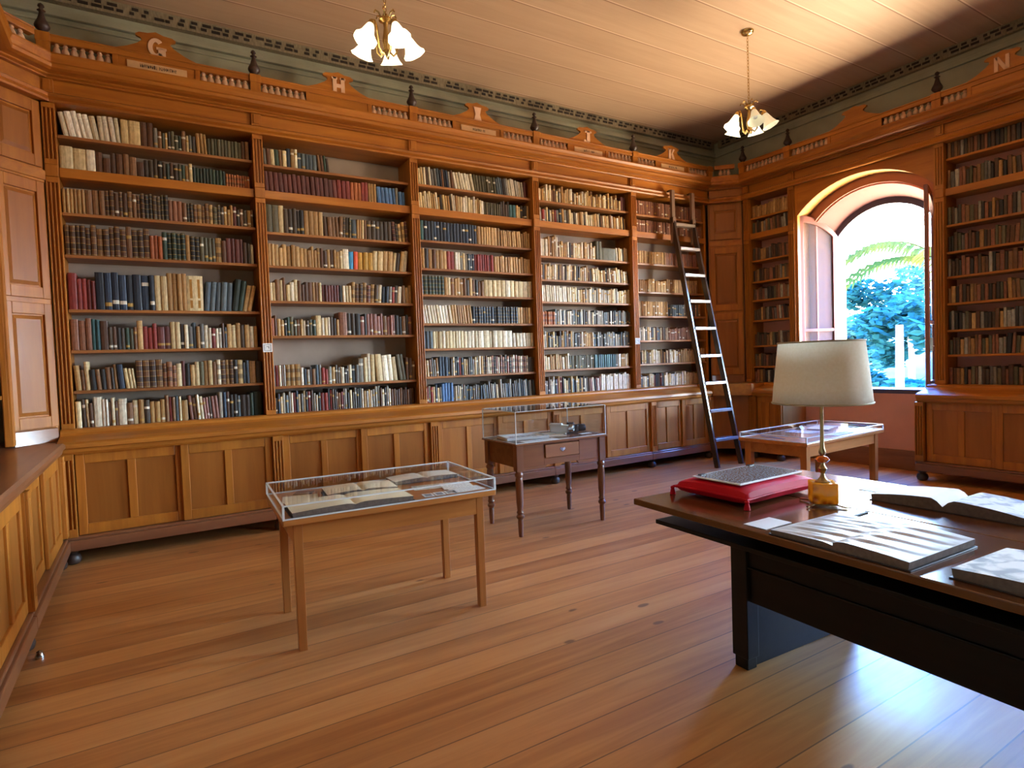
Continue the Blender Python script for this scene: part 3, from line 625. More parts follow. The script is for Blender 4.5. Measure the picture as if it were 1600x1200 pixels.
# ------------------------------------------------------------------ books
PAL = {
 'white': [('#d9d2bd', 'cream'), ('#e4dfd0', 'off-white'), ('#cfc3a4', 'cream')],
 'cream': [('#cdb98c', 'cream'), ('#d6c69c', 'cream'), ('#c4ad7c', 'buff'), ('#e0d8c0', 'off-white')],
 'tan': [('#b08a52', 'tan'), ('#a37c48', 'tan'), ('#bf9c66', 'buff'), ('#94703f', 'tan')],
 'brown': [('#6d4a2c', 'brown'), ('#5a3a24', 'brown'), ('#7c5836', 'brown'), ('#4b3222', 'dark brown')],
 'dark': [('#2b211b', 'black'), ('#352a22', 'dark brown'), ('#3d3226', 'dark brown'), ('#22201f', 'black'), ('#4a3a2a', 'dark brown')],
 'navy': [('#1d2a3c', 'navy'), ('#17222f', 'navy'), ('#24354a', 'navy')],
 'slate': [('#4a5a66', 'slate blue'), ('#57656c', 'grey-blue'), ('#3c4a55', 'slate blue')],
 'green': [('#22352b', 'dark green'), ('#2b4033', 'dark green'), ('#1c2c26', 'dark green')],
 'olive': [('#55523a', 'olive'), ('#4b4834', 'olive'), ('#5f5a44', 'olive grey')],
 'red': [('#7c2a24', 'red'), ('#8c302a', 'red'), ('#6b211e', 'deep red')],
 'maroon': [('#5a2a26', 'maroon'), ('#532522', 'maroon'), ('#622f2a', 'maroon')],
 'blue': [('#4d74a8', 'blue'), ('#436a9c', 'blue'), ('#5b83b4', 'blue')],
 'orange': [('#a5582c', 'orange-brown'), ('#b0642f', 'orange-brown'), ('#96502a', 'russet')],
 'teal': [('#2f5a5c', 'teal'), ('#356467', 'teal'), ('#2a4f55', 'teal')],
 'pinkish': [('#8d5f55', 'dusty pink'), ('#99695c', 'dusty pink'), ('#7f5349', 'dusty rose')],
 'grey': [('#8f8b80', 'grey'), ('#7b776d', 'grey'), ('#a3a095', 'pale grey'), ('#5f5e5b', 'grey')],
 'bright': [('#2f86b8', 'bright blue'), ('#b98c2a', 'ochre'), ('#d4502a', 'vermilion'), ('#2b6f9c', 'bright blue'), ('#2d8a7e', 'turquoise')],
 'redbrown': [('#84553c', 'russet'), ('#8c5c42', 'russet'), ('#7a4d38', 'russet')],
}
MIX = {'old': 'brown tan dark brown tan cream brown olive maroon tan dark', 'oldl': 'tan cream tan brown cream tan dark brown', 'mixd': 'dark brown dark olive tan grey cream dark green brown',
       'mixc': 'dark grey cream brown white slate tan navy grey dark red cream', 'pale': 'cream white cream tan white grey', 'jmix': 'cream tan cream white brown tan dark cream white', 'dim': 'brown dark brown redbrown dark olive grey brown tan',
       'greyb': 'grey slate grey white dark grey slate', 'pinkm': 'pinkish dark pinkish white brown pinkish'}
GOLD = lin('#b08d45'); PAGE = lin('#cbbd9c'); LAB = lin('#d8d3c4')
# each shelf: (end fraction, palette or mix, height range, width range, lean in degrees (+ = top to the left), style)
R_ = {}
def row(k, i, *segs): R_[(k, i)] = segs
row('G', 0, (.18, 'white', .19, .225, .03, .05, 9, 'p'), (.27, 'white', .2, .215, .03, .04, 5, 'p'), (.38, 'cream', .2, .22, .05, .09, 0, 'p'), (.45, 'brown', .18, .215, .035, .05, 0, 'p'), (.66, 'mixd', .13, .19, .02, .035, 0, 'l'), (.71, 'tan', .18, .2, .025, .03, 2, 'p'), (.91, 'olive', .155, .165, .026, .03, 0, 'p'), (.99, 'brown', .17, .19, .03, .035, 0, 'p'))
row('G', 1, (.17, 'cream', .19, .205, .05, .09, 0, 'p'), (.42, 'brown', .13, .19, .035, .06, 0, 'p'), (.5, 'dark', .15, .18, .03, .04, 0, 'l'), (.66, 'mixd', .14, .18, .025, .035, 0, 'l'), (.84, 'green', .145, .15, .024, .028, 0, 'p'), (.99, 'orange', .12, .125, .02, .024, 0, 'b'))
row('G', 2, (.12, 'tan', .19, .21, .022, .03, 0, 'p'), (.2, 'brown', .2, .21, .045, .055, 0, 'p'), (.4, 'brown', .19, .23, .026, .036, 0, 'b'), (.52, 'dark', .2, .235, .026, .032, 0, 'b'), (.6, 'redbrown', .18, .2, .03, .04, 0, 'p'), (.8, 'old', .16, .19, .024, .036, 0, 'b'), (.99, 'old', .14, .2, .022, .034, 0, 'l'))
row('G', 3, (.1, 'brown', .23, .25, .03, .036, 0, 'b'), (.42, 'brown', .23, .27, .034, .046, 0, 'b'), (.48, 'orange', .2, .21, .03, .036, 0, 'p'), (.6, 'green', .235, .245, .034, .038, 0, 'b'), (.63, 'tan', .22, .23, .035, .04, 0, 'p'), (.69, 'dark', .22, .23, .036, .04, 0, 'b'), (.76, 'olive', .215, .23, .03, .036, 0, 'l'), (.8, 'tan', .225, .23, .05, .055, 0, 'b'), (.83, 'brown', .2, .2, .035, .04, 0, 'p'), (.92, 'maroon', .2, .23, .025, .045, 0, 'p'), (.99, 'oldl', .18, .21, .025, .035, 0, 'p'))
row('G', 4, (.05, 'red', .3, .31, .06, .07, 0, 'p'), (.13, 'red', .24, .27, .03, .045, 0, 'p'), (.42, 'navy', .3, .33, .045, .065, 0, 'l'), (.5, 'cream', .3, .31, .042, .05, 0, 'p'), (.59, 'tan', .33, .34, .034, .045, 0, 'p'), (.60, 'brown', .32, .33, .03, .03, 0, 'p'), (.69, 'cream', .315, .32, .13, .132, 0, 'f'), (.83, 'slate', .25, .27, .04, .055, -5, 'p'), (.91, 'green', .28, .31, .035, .06, -9, 'l'), (.945, 'tan', .24, .25, .035, .04, -12, 'p'), (.99, 'dark', .22, .25, .03, .035, -3, 'l'))
row('G', 5, (.02, 'dark', .23, .24, .03, .03, 0, 'p'), (.1, 'redbrown', .24, .27, .045, .055, 0, 'p'), (.15, 'teal', .25, .26, .026, .03, 0, 'p'), (.2, 'brown', .24, .25, .05, .06, 0, 'l'), (.33, 'mixd', .17, .21, .024, .034, 0, 'l'), (.37, 'tan', .24, .25, .04, .045, 0, 'p'), (.42, 'red', .19, .24, .03, .055, 0, 'p'), (.49, 'maroon', .19, .22, .05, .06, 0, 'l'), (.55, 'cream', .24, .25, .034, .045, 0, 'p'), (.8, 'mixc', .17, .24, .022, .036, 0, 'l'), (.99, 'oldl', .2, .24, .03, .042, 0, 'p'))
row('G', 6, (.2, 'oldl', .17, .25, .02, .04, 3, 'p'), (.23, 'navy', .2, .21, .04, .045, 5, 'p'), (.28, 'cream', .17, .19, .022, .03, 6, 'p'), (.44, 'brown', .23, .25, .045, .055, 0, 'b'), (.5, 'redbrown', .19, .23, .03, .04, 0, 'b'), (.72, 'old', .19, .23, .026, .04, 0, 'p'), (.86, 'old', .22, .24, .028, .045, 0, 'b'), (.9, 'slate', .19, .23, .02, .03, 0, 'p'), (.95, 'tan', .21, .22, .06, .065, 0, 'p'), (.985, 'dark', .2, .21, .05, .055, 0, 'p'))
row('G', 7, (.03, 'cream', .22, .24, .03, .04, 0, 'p'), (.08, 'mixc', .2, .24, .02, .026, 2, 'l'), (.12, 'cream', .25, .255, .06, .066, 0, 'p'), (.2, 'mixc', .2, .25, .018, .026, 0, 'l'), (.24, 'cream', .22, .23, .06, .066, 0, 'p'), (.45, 'oldl', .18, .21, .03, .046, 0, 'l'), (.52, 'mixc', .2, .25, .02, .03, 0, 'p'), (.58, 'tan', .18, .19, .05, .05, 0, 'p'), (.72, 'pinkm', .19, .23, .02, .034, 4, 'l'), (.84, 'mixc', .2, .24, .022, .036, 0, 'l'), (.89, 'dark', .2, .21, .04, .05, 0, 'p'), (.92, 'green', .21, .22, .03, .036, 0, 'p'), (.965, 'green', .23, .24, .07, .075, 0, 'p'), (.99, 'dark', .24, .25, .03, .034, 0, 'l'))
row('H', 0, (.12, 'mixd', .13, .17, .03, .04, 3, 'p'), (.22, 'mixc', .14, .19, .03, .045, 0, 'l'), (.34, 'slate', .14, .16, .03, .045, 0, 'l'), (.42, 'mixd', .14, .17, .02, .03, 4, 'p'))
row('H', 1, (.48, 'maroon', .185, .2, .036, .045, 3, 'p'), (.56, 'red', .19, .2, .035, .045, 1, 'p'), (.64, 'orange', .19, .2, .03, .04, 0, 'p'), (.69, 'red', .2, .205, .035, .04, 0, 'p'), (.75, 'tan', .18, .2, .025, .035, 0, 'p'), (.87, 'blue', .17, .19, .035, .045, 4, 'p'), (.89, 'grey', .19, .19, .03, .03, 0, 'p'), (.99, 'blue', .155, .165, .03, .04, 2, 'p'))
row('H', 2, (.09, 'olive', .25, .27, .05, .06, 0, 'p'), (.13, 'cream', .26, .265, .045, .05, 0, 'p'), (.25, 'dark', .23, .26, .03, .045, 0, 'l'), (.37, 'tan', .22, .24, .04, .055, 0, 'p'), (.47, 'brown', .2, .22, .035, .045, 2, 'p'), (.55, 'old', .2, .22, .022, .035, -3, 'b'), (.6, 'slate', .19, .2, .045, .05, 0, 'l'), (.66, 'oldl', .2, .2, .022, .026, -2, 'p'), (.83, 'dark', .2, .22, .04, .05, 0, 'l'), (.97, 'old', .19, .23, .028, .036, 3, 'b'))
row('H', 3, (.3, 'tan', .17, .22, .028, .04, 0, 'p'), (.5, 'oldl', .17, .2, .024, .038, 0, 'l'), (.56, 'cream', .205, .21, .06, .066, 0, 'p'), (.72, 'bright', .175, .19, .04, .055, -2, 'p'), (.79, 'cream', .2, .22, .05, .06, -3, 'p'), (.85, 'tan', .19, .21, .05, .055, -4, 'p'), (.99, 'oldl', .18, .23, .03, .045, -8, 'p'))
row('H', 4, (.32, 'oldl', .16, .23, .026, .04, 0, 'p'), (.35, 'cream', .18, .19, .03, .034, 0, 'p'), (.46, 'maroon', .165, .175, .026, .03, 0, 'p'), (.49, 'dark', .17, .17, .035, .035, 0, 'l'), (.55, 'cream', .16, .18, .026, .03, 0, 'p'), (.72, 'old', .18, .22, .03, .045, -3, 'b'), (.9, 'mixc', .17, .22, .028, .04, -4, 'l'), (.99, 'oldl', .17, .2, .03, .035, 0, 'p'))
row('H', 5, (.04, 'orange', .17, .18, .03, .034, 0, 'p'), (.3, 'mixd', .15, .2, .024, .034, 0, 'l'), (.35, 'cream', .2, .205, .05, .055, 0, 'p'), (.46, 'oldl', .16, .2, .022, .034, 0, 'p'), (.53, 'redbrown', .23, .235, .075, .08, 0, 'p'), (.6, 'dark', .22, .235, .03, .055, 0, 'l'), (.99, 'pinkm', .19, .23, .024, .045, 0, 'l'))
row('H', 6, (.08, 'mixc', .19, .21, .018, .03, 0, 'p'), (.14, 'tan', .2, .21, .04, .05, 0, 'b'), (.19, 'tan', .2, .21, .05, .055, 0, 'b'), (.5, 'mixc', .15, .2, .022, .036, 0, 'l'), (.58, 'mixc', .18, .22, .03, .04, 0, 'l'), (.62, 'grey', .25, .26, .05, .055, 0, 'b'), (.7, 'cream', .24, .3, .035, .045, 0, 'p'), (.85, 'cream', .24, .31, .045, .07, 4, 'p'), (.9, 'olive', .26, .28, .035, .04, 8, 'p'), (.99, 'brown', .2, .25, .03, .04, 0, 'l'))
row('H', 7, (.3, 'mixc', .15, .22, .018, .028, 0, 'l'), (.36, 'red', .18, .18, .03, .045, 0, 'p'), (.8, 'mixc', .16, .22, .018, .03, 0, 'l'), (.99, 'brown', .16, .19, .022, .032, 0, 'p'))
row('I', 0, (.08, 'cream', .17, .2, .02, .03, 3, 'p'), (.3, 'mixc', .18, .21, .022, .034, 5, 'p'), (.45, 'white', .19, .21, .026, .036, 10, 'p'), (.65, 'olive', .18, .2, .026, .036, 6, 'l'), (.9, 'greyb', .18, .21, .022, .034, 7, 'p'), (.99, 'maroon', .19, .2, .04, .045, 0, 'p'))
row('I', 1, (.3, 'jmix', .14, .2, .02, .03, 4, 'p'), (.55, 'pale', .16, .2, .022, .034, 0, 'p'), (.7, 'olive', .14, .155, .024, .03, 0, 'p'), (.78, 'dark', .15, .2, .026, .035, 0, 'p'), (.85, 'teal', .16, .17, .04, .05, 0, 'p'), (.99, 'oldl', .14, .17, .026, .034, 0, 'l'))
row('I', 2, (.03, 'tan', .2, .21, .03, .03, 0, 'p'), (.06, 'teal', .21, .22, .04, .04, 0, 'p'), (.5, 'navy', .21, .22, .034, .044, 0, 'l'), (.72, 'tan', .19, .21, .03, .05, 0, 'p'), (.99, 'tan', .17, .2, .025, .04, 2, 'p'))
row('I', 3, (.06, 'tan', .2, .22, .03, .035, 0, 'p'), (.1, 'dark', .22, .23, .04, .045, 0, 'p'), (.23, 'oldl', .19, .21, .03, .05, 0, 'p'), (.31, 'red', .2, .21, .04, .06, 0, 'p'), (.36, 'white', .2, .2, .035, .04, 0, 'p'), (.48, 'mixc', .18, .21, .026, .036, 0, 'l'), (.65, 'red', .19, .21, .026, .036, 0, 'p'), (.99, 'tan', .17, .2, .028, .045, 1, 'p'))
row('I', 4, (.2, 'green', .2, .22, .036, .05, 0, 'b'), (.5, 'oldl', .18, .21, .03, .045, 0, 'l'), (.56, 'brown', .17, .18, .035, .04, 0, 'p'), (.99, 'cream', .19, .2, .05, .08, 0, 'p'))
row('I', 5, (.25, 'white', .2, .22, .026, .04, 7, 'p'), (.4, 'tan', .2, .22, .026, .036, 5, 'p'), (.82, 'navy', .2, .21, .032, .038, 0, 'b'), (.99, 'tan', .19, .2, .03, .045, 0, 'p'))
row('I', 6, (.09, 'slate', .18, .2, .03, .045, 0, 'p'), (.35, 'cream', .19, .2, .03, .05, 0, 'p'), (.8, 'white', .19, .2, .04, .08, 0, 'p'), (.99, 'white', .16, .18, .03, .05, 2, 'p'))
row('I', 7, (.12, 'mixc', .18, .21, .02, .035, 2, 'l'), (.2, 'navy', .21, .22, .035, .04, 0, 'p'), (.5, 'mixc', .18, .22, .022, .032, 0, 'l'), (.92, 'pinkm', .19, .22, .025, .034, 0, 'b'), (.99, 'dark', .18, .19, .025, .03, 0, 'p'))
row('I', 8, (.15, 'mixc', .16, .2, .018, .028, 0, 'l'), (.24, 'blue', .2, .21, .03, .04, 0, 'p'), (.5, 'greyb', .15, .19, .02, .028, 0, 'l'), (.99, 'greyb', .16, .22, .018, .03, 3, 'p'))
row('J', 0, (.92, 'jmix', .13, .21, .022, .034, 0, 'l'), (.99, 'maroon', .18, .19, .04, .045, 0, 'p'))
row('J', 1, (.05, 'maroon', .16, .17, .04, .04, 0, 'p'), (.35, 'mixc', .15, .19, .024, .04, 2, 'l'), (.94, 'jmix', .15, .19, .024, .036, 3, 'p'))
row('J', 2, (.12, 'white', .2, .22, .03, .05, 0, 'p'), (.22, 'oldl', .22, .28, .026, .034, 0, 'l'), (.62, 'jmix', .15, .22, .024, .034, 0, 'l'), (.7, 'olive', .24, .25, .04, .06, 0, 'p'), (.87, 'olive', .155, .16, .24, .25, 0, 'p'), (.99, 'jmix', .16, .19, .03, .035, 3, 'p'))
row('J', 3, (.5, 'jmix', .16, .21, .022, .034, -2, 'l'), (.99, 'jmix', .15, .2, .024, .036, 4, 'l'))
row('J', 4, (.3, 'white', .18, .21, .024, .036, 2, 'p'), (.99, 'pale', .15, .2, .022, .036, 0, 'l'))
row('J', 5, (.17, 'orange', .16, .17, .036, .042, 0, 'b'), (.5, 'greyb', .16, .2, .024, .038, 0, 'l'), (.99, 'greyb', .16, .19, .022, .034, 0, 'l'))
row('J', 6, (.45, 'mixc', .14, .21, .02, .034, 0, 'l'), (.55, 'tan', .16, .2, .024, .034, 0, 'l'), (.99, 'greyb', .15, .2, .02, .034, 0, 'l'))
row('J', 7, (.28, 'pale', .15, .2, .02, .034, 2, 'p'), (.55, 'olive', .165, .17, .026, .03, 0, 'l'), (.8, 'teal', .17, .175, .03, .036, 0, 'p'), (.96, 'pale', .16, .19, .026, .036, 0, 'l'))
row('J', 8, (.45, 'mixc', .15, .22, .02, .034, 1, 'l'), (.6, 'pinkm', .16, .19, .024, .034, 3, 'p'), (.95, 'white', .18, .23, .026, .045, 0, 'p'))
row('K', 0, (.99, 'redbrown', .18, .2, .026, .036, 0, 'l')); row('K', 1, (.5, 'redbrown', .17, .18, .026, .036, 0, 'l'), (.99, 'redbrown', .16, .18, .03, .036, 0, 'l'))
row('K', 2, (.45, 'tan', .17, .185, .024, .034, 0, 'l'), (.9, 'redbrown', .17, .19, .03, .036, 0, 'p')); row('K', 3, (.45, 'tan', .15, .19, .03, .045, 0, 'l'), (.9, 'tan', .17, .19, .03, .045, 0, 'l'))
row('K', 4, (.45, 'tan', .2, .21, .03, .04, 0, 'l'), (.7, 'slate', .16, .18, .026, .034, 0, 'l'), (.95, 'dim', .16, .18, .03, .034, 0, 'l')); row('K', 5, (.2, 'pale', .16, .2, .024, .034, 0, 'l'), (.45, 'mixc', .16, .19, .022, .034, 0, 'l'), (.9, 'redbrown', .15, .19, .026, .036, 0, 'l'))
row('K', 6, (.6, 'jmix', .15, .2, .022, .034, 1, 'l'), (.95, 'tan', .16, .2, .026, .036, 2, 'p')); row('K', 7, (.4, 'mixc', .15, .2, .022, .034, 0, 'l'), (.7, 'pale', .15, .2, .024, .036, 0, 'l'), (.95, 'tan', .15, .18, .024, .036, 0, 'p'))
for i in range(9): row('N', i, (.5, 'dim', .16, .21, .026, .04, 0, 'p'), (.98, 'dim', .17, .22, .028, .045, (0, 3, 0, -3)[i % 4], 'p'))
for i in range(9): row('L', i, (.5, ('tan' if i == 0 else 'dim'), .15, .19, .03, .045, 0, 'p'), (.95, ('tan' if i == 0 else 'dim'), .15, .2, .026, .04, (0, 4, 3, 0)[i % 4], 'p'))
def shade_(c, f): return (c[0]*f, c[1]*f, c[2]*f, 1)
def bookmesh(mb, w, h, d, col, style, rr, T):
    o = MB(T); a = w/2
    ring = [(-a, .009), (-a*.72, .003), (0, 0), (a*.72, .003), (a, .009), (a, d), (-a, d)]; n = 7
    if style == 'b': lv = [0, .035, .05, .2, .215, .4, .415, .6, .615, .8, .815, .95, .965, 1]; gold = {1, 3, 5, 7, 9, 11}
    elif style == 'l': q = rr.choice((.1, .16, .62, .7)); lv = [0, q, q+.1, 1]; gold = {1}
    elif style == 'f': lv = [0, .05, .95, 1]; gold = set()
    else: q = rr.choice((.72, .78)); lv = [0, q, q+.012, q+.12, q+.132, 1]; gold = {1, 3}
    lab = LAB if style == 'l' and rr.random() < .55 else GOLD
    if style == 'p' and rr.random() < .5: gold = set()
    vs = [(x, y, z*h) for z in lv for x, y in ring]
    fs, cs = [], []
    for k in range(len(lv)-1):
        for i in range(n):
            o.add([], [])
            c = (lab if (k in gold and i < 4) else col)
            if k in gold and i < 4 and style == 'p': c = shade_(col, .55)
            if style == 'b' and i < 4 and k in (4, 8): c = shade_(col, .45)
            fs.append((k*n+i, k*n+(i+1) % n, (k+1)*n+(i+1) % n, (k+1)*n+i)); cs.append(c)
    b0 = len(mb.v); mb.v += [T(v) for v in vs]
    for f, c in zip(fs, cs): mb.f.append([b0+i for i in f]); mb.c.append(c)
    b1 = len(mb.v); mb.v += [T((x, y, h-.004)) for x, y in ring]; mb.f.append([b1+i for i in range(n)]); mb.c.append(PAGE)
    b1 = len(mb.v); mb.v += [T((x, y, .0)) for x, y in ring]; mb.f.append([b1+i for i in range(n)][::-1]); mb.c.append(col)
    if style == 'f':
        for (x0, x1, z0, z1) in ((-.8, .8, .08, .3), (-.8, .8, .36, .9)):
            b1 = len(mb.v); mb.v += [T((x*a, -.0006+.003*abs(x), z*h)) for x, z in ((x0*.8, z0), (x1*.8, z0), (x1*.8, z1), (x0*.8, z1))]; mb.f.append([b1, b1+1, b1+2, b1+3]); mb.c.append(lin('#a5752c'))
BOOKS = []
for (k, i), segs in R_.items():
    TF, u0, u1 = BAY[k]; zs = SH[k]+[LEDGE if k in 'GHIJKNL' else 0]; z = zs[i]; z = TR1 if z == 'T' else z
    top = OPT if i == 0 else (TR0 if i == 2 else (zs[i-1] if zs[i-1] != 'T' else TR1)-.026); gap = top-z
    rr = random.Random(hash((k, i)) % 9973 if False else ord(k)*31+i); u = u0+.006; W = u1-u0; cnt = 0
    for (e, pal, h0, h1, w0, w1, lean, st) in segs:
        names = MIX[pal].split() if pal in MIX else [pal]
        setc = None
        end = u0+W*e; hs = rr.uniform(h0, h1)
        if lean < 0: pass
        while u+w0*.8 < end:
            w = min(rr.uniform(w0, w1), max(end-u, w0*.8)); h = rr.uniform(h0, h1)
            if h1-h0 < .025: h = hs+rr.uniform(-.004, .004)
            h = min(h, gap-.012); a = radians(lean+(rr.uniform(-1, 1) if lean else 0)); w_eff = w/cos(a)
            if a: h = min(h, (gap-.012-w*sin(abs(a)))/cos(a))
            if u+w_eff > u1-.003: break
            p = rr.choice(names); hx, cn = rr.choice(PAL[p]); col = shade_(lin(hx), rr.uniform(.85, 1.12))
            s = st if not (st == 'b' and rr.random() < .12) else 'l'
            if st == 'l' and rr.random() < .35: s = 'p'
            cnt += 1; BOOKS.append(dict(k=k, i=i, n=cnt, u=u, w=w, h=h, a=a, z=z+.0005, col=col, cn=cn, st=s, d=.05 if k == 'x' else rr.uniform(.035, .05), seed=rr.random(), TF=TF))
            u += w_eff+.0012
    # next segment starts where this one stopped
def book_T(B, origin=None):
    TF = B['TF']; w, a = B['w'], B['a']
    def T(p):
        x, y, z = p[0]+w/2, p[1], p[2]
        if a > 0: x2, z2 = x*cos(a)-z*sin(a)+0, x*sin(a)+z*cos(a)              # leans to the left about its lower left edge
        else: q = x-w; x2, z2 = w/cos(a)+q*cos(a)-z*sin(a), q*sin(a)*1+z*cos(a)
        sh = B['h']*sin(a) if a > 0 else 0
        return TF((B['u']+x2+sh*0, B['d']+y, B['z']+z2))
    return T
# leaning runs: keep the first of a run clear of its neighbour
run = {}
prev = None
shift = 0
for B in BOOKS:
    key = (B['k'], B['i'])
    if prev is None or prev[0] != key: shift = 0; pa = 0; ph = 0
    else: pa, ph = prev[1], prev[2]
    if B['a'] > 0 and pa <= 0: shift += B['h']*sin(B['a'])+.002
    if B['a'] > 0 and pa > 0 and B['a'] > pa: shift += max(0, B['h']*(sin(B['a'])-sin(pa)))
    if B['a'] > 0 and pa > 0 and B['h'] > ph+.001: pass
    if pa < 0 and B['a'] >= 0: shift += ph*sin(-pa)+.002
    if pa < 0 and B['a'] < 0 and B['a'] > pa: shift += max(0, ph*(sin(-pa)-sin(-B['a'])))
    B['u'] += shift; prev = (key, B['a'], B['h'])
    lim = BAY[B['k']][2]
    B['ok'] = B['u']+B['w']/cos(B['a'])+(B['h']*sin(-B['a']) if B['a'] < 0 else 0) < lim-.002
BOOKS = [B for B in BOOKS if B['ok']]
cnts = {}
for B in BOOKS:
    key = (B['k'], B['i']); cnts[key] = cnts.get(key, 0)+1; B['n'] = cnts[key]
    x, y, zz = projx(B['TF']((B['u']+B['w']/2, B['d'], B['z']+B['h']/2))); x1, _, _ = projx(B['TF']((B['u'], B['d'], B['z']))); x2, _, _ = projx(B['TF']((B['u']+B['w'], B['d'], B['z'])))
    vis = 0 < x < 1595 and not (B['k'] == 'N' and B['u'] > -2.5)
    B['area'] = abs(x2-x1)*B['h']*FPX/zz if vis else -1
BOOKS.sort(key=lambda B: -B['area'])
shn = ['top', 'second', 'third', 'fourth', 'fifth', 'sixth', 'seventh', 'eighth', 'ninth']
massb = MB(); N_IND = 298
for q, B in enumerate(BOOKS):
    rr = random.Random(B['seed']); T = book_T(B)
    if q < N_IND:
        mb = MB(); bookmesh(mb, B['w'], B['h'], .2, B['col'], B['st'], rr, T); org = T((0, 0, 0))
        me = mb.mesh('book', org); me.materials.append(M['book']); o = bpy.data.objects.new('book', me); COL.objects.link(o); o.location = org; WL[o.name] = org
        last = 'under letter '+B['k'] if B['k'] in 'GHIJK' else ('near side of window' if B['k'] == 'N' else 'far side of window')
        look = {'b': 'gilt-banded ', 'l': '', 'f': 'ornate ', 'p': ''}[B['st']]
        if abs(B['a']) > .05: look += 'leaning '
        tag(o, '%s %sbook, %s from the left, %s shelf %s' % (B['cn'], look, ordinal(B['n']), shn[B['i']], last), 'book', 'old books on the shelves '+last)
    else:
        bookmesh(massb, B['w'], B['h'], .2, B['col'], B['st'], rr, T)
me = massb.mesh('books'); me.materials.append(M['book']); o = bpy.data.objects.new('shelved_books', me); COL.objects.link(o)
tag(o, 'the many smaller old books filling the shelves of every bookcase', 'books', kind='stuff')
# shelf number tickets on the pilasters
for u, z, w in ((1.012, 1.716, 'between the G and H bookcases'), (5.79, 1.716, 'beside the K bookcase')):
    r = thing('shelf_ticket', 'small white number ticket on the pilaster '+w, 'ticket', TB((u, -.031, z)))
    b = MB(TB); b.box(u-.042, u+.042, -.0335, -.0305, z-.042, z+.042); b.build('card', M['paperw'], r)
    b = MB(TB)
    for x0, x1, z0, z1 in ((-.032, .032, .026, .03), (-.032, .032, -.03, -.026), (-.032, -.026, -.03, .03), (.026, .032, -.03, .03), (-.01, .014, .006, .013), (.006, .014, -.008, .013)): b.box(u+x0, u+x1, -.0345, -.0332, z+z0, z+z1)
    b.build('printed_mark', M['ink'], r)
# ------------------------------------------------------------------ ladder
r = thing('library_ladder', 'dark wooden library ladder leaning on the K bookcase', 'ladder', (6.6, 5.32, 0))
for xf, xt in ((6.36, 6.43), (6.84, 6.83)):
    b = MB(); b.bar((xf, 5.32, 0), (xt, 6.07, 3.44), .032, .075); b.build('stile', M['ladder'], r, bev=.004)
for z in (.36, .74, 1.11, 1.48, 1.86, 2.24, 2.61, 2.99, 3.34):
    t_ = z/3.44; y = 5.32+.75*t_; x0, x1 = 6.36+.07*t_, 6.84-.01*t_
    b = MB(); b.box(x0+.01, x1-.01, y-.05, y+.045, z-.02, z+.02); b.build('tread', M['ladderw'], r, bev=.004)
for x in (6.43, 6.83):
    b = MB(); b.box(x-.03, x+.03, 6.035, 6.075, 3.08, 3.82); b.box(x-.03, x+.03, 6.02, 6.09, 3.36, 3.44); b.build('hanging_post', M['hook'], r, bev=.004)
    b = MB(); b.box(x-.018, x+.018, 6.075, 6.14, 3.805, 3.83); b.build('hook', M['ladder'], r, bev=.003)
# ------------------------------------------------------------------ display tables
def box_case(name, label, L, W, H, loc, rz, mat, th=.004, er=.004):
    r = thing(name, label, 'display case', loc, rz); x, y = L/2, W/2
    b = MB()
    b.box(-x, x, -y, -y+th, 0, H); b.box(-x, x, y-th, y, 0, H); b.box(-x, -x+th, -y+th, y-th, 0, H); b.box(x-th, x, -y+th, y-th, 0, H)
    b.build('side_panes', mat, r, local=True)
    b = MB(); b.box(-x, x, -y, y, H, H+th); b.build('top_pane', mat, r, local=True)
    b = MB(); e = er
    for sx in (-1, 1):
        for sy in (-1, 1): b.box(sx*x-e, sx*x+e, sy*y-e, sy*y+e, .0, H+th)
    for z in (.002, H+th-.002):
        for s in (-1, 1): b.box(-x, x, s*y-e, s*y+e, z-e*.6+.0015, z+e*.6+.0015); b.box(s*x-e, s*x+e, -y, y, z-e*.6+.0015, z+e*.6+.0015)
    b.build('edging', M['acedge'], r, local=True); return r
def table(name, label, L, W, H, lx, ly, lw, loc, rz, top, leg, ap=.1, th=.03):
    r = thing(name, label, 'table', loc, rz)
    b = MB(); b.box(-L/2, L/2, -W/2, W/2, H-th, H); b.build('table_top', top, r, local=True, bev=.005)
    for sx in (-1, 1):
        for sy in (-1, 1):
            x, y = sx*lx, sy*ly; b = MB(); a, c = lw/2, lw*.46
            b.add([(x-c, y-c, 0), (x+c, y-c, 0), (x+c, y+c, 0), (x-c, y+c, 0), (x-a, y-a, H-th-ap), (x+a, y-a, H-th-ap), (x+a, y+a, H-th-ap), (x-a, y+a, H-th-ap), (x-a, y-a, H-th), (x+a, y-a, H-th), (x+a, y+a, H-th), (x-a, y+a, H-th)],
                  [(3, 2, 1, 0), (8, 9, 10, 11)]+[(i, (i+1) % 4, 4+(i+1) % 4, 4+i) for i in range(4)]+[(4+i, 4+(i+1) % 4, 8+(i+1) % 4, 8+i) for i in range(4)])
            b.build('leg', leg, r, local=True, bev=.003)
    for s in (-1, 1):
        b = MB(); b.box(-lx+lw/2, lx-lw/2, s*ly-.012+s*.01, s*ly+.012+s*.01, H-th-ap, H-th); b.build('apron', top, r, local=True)
        b = MB(); b.box(s*lx-.012+s*.01, s*lx+.012+s*.01, -ly+lw/2, ly-lw/2, H-th-ap, H-th); b.build('apron', top, r, local=True)
    return r
T1 = (1.19, 3.565, 0); RZ1 = radians(-3.2)
table('display_table', 'pine display table with open books under a low clear cover', 1.22, .76, .725, .53, .29, .047, T1, RZ1, M['pine'], M['pinez'], .115, .032)
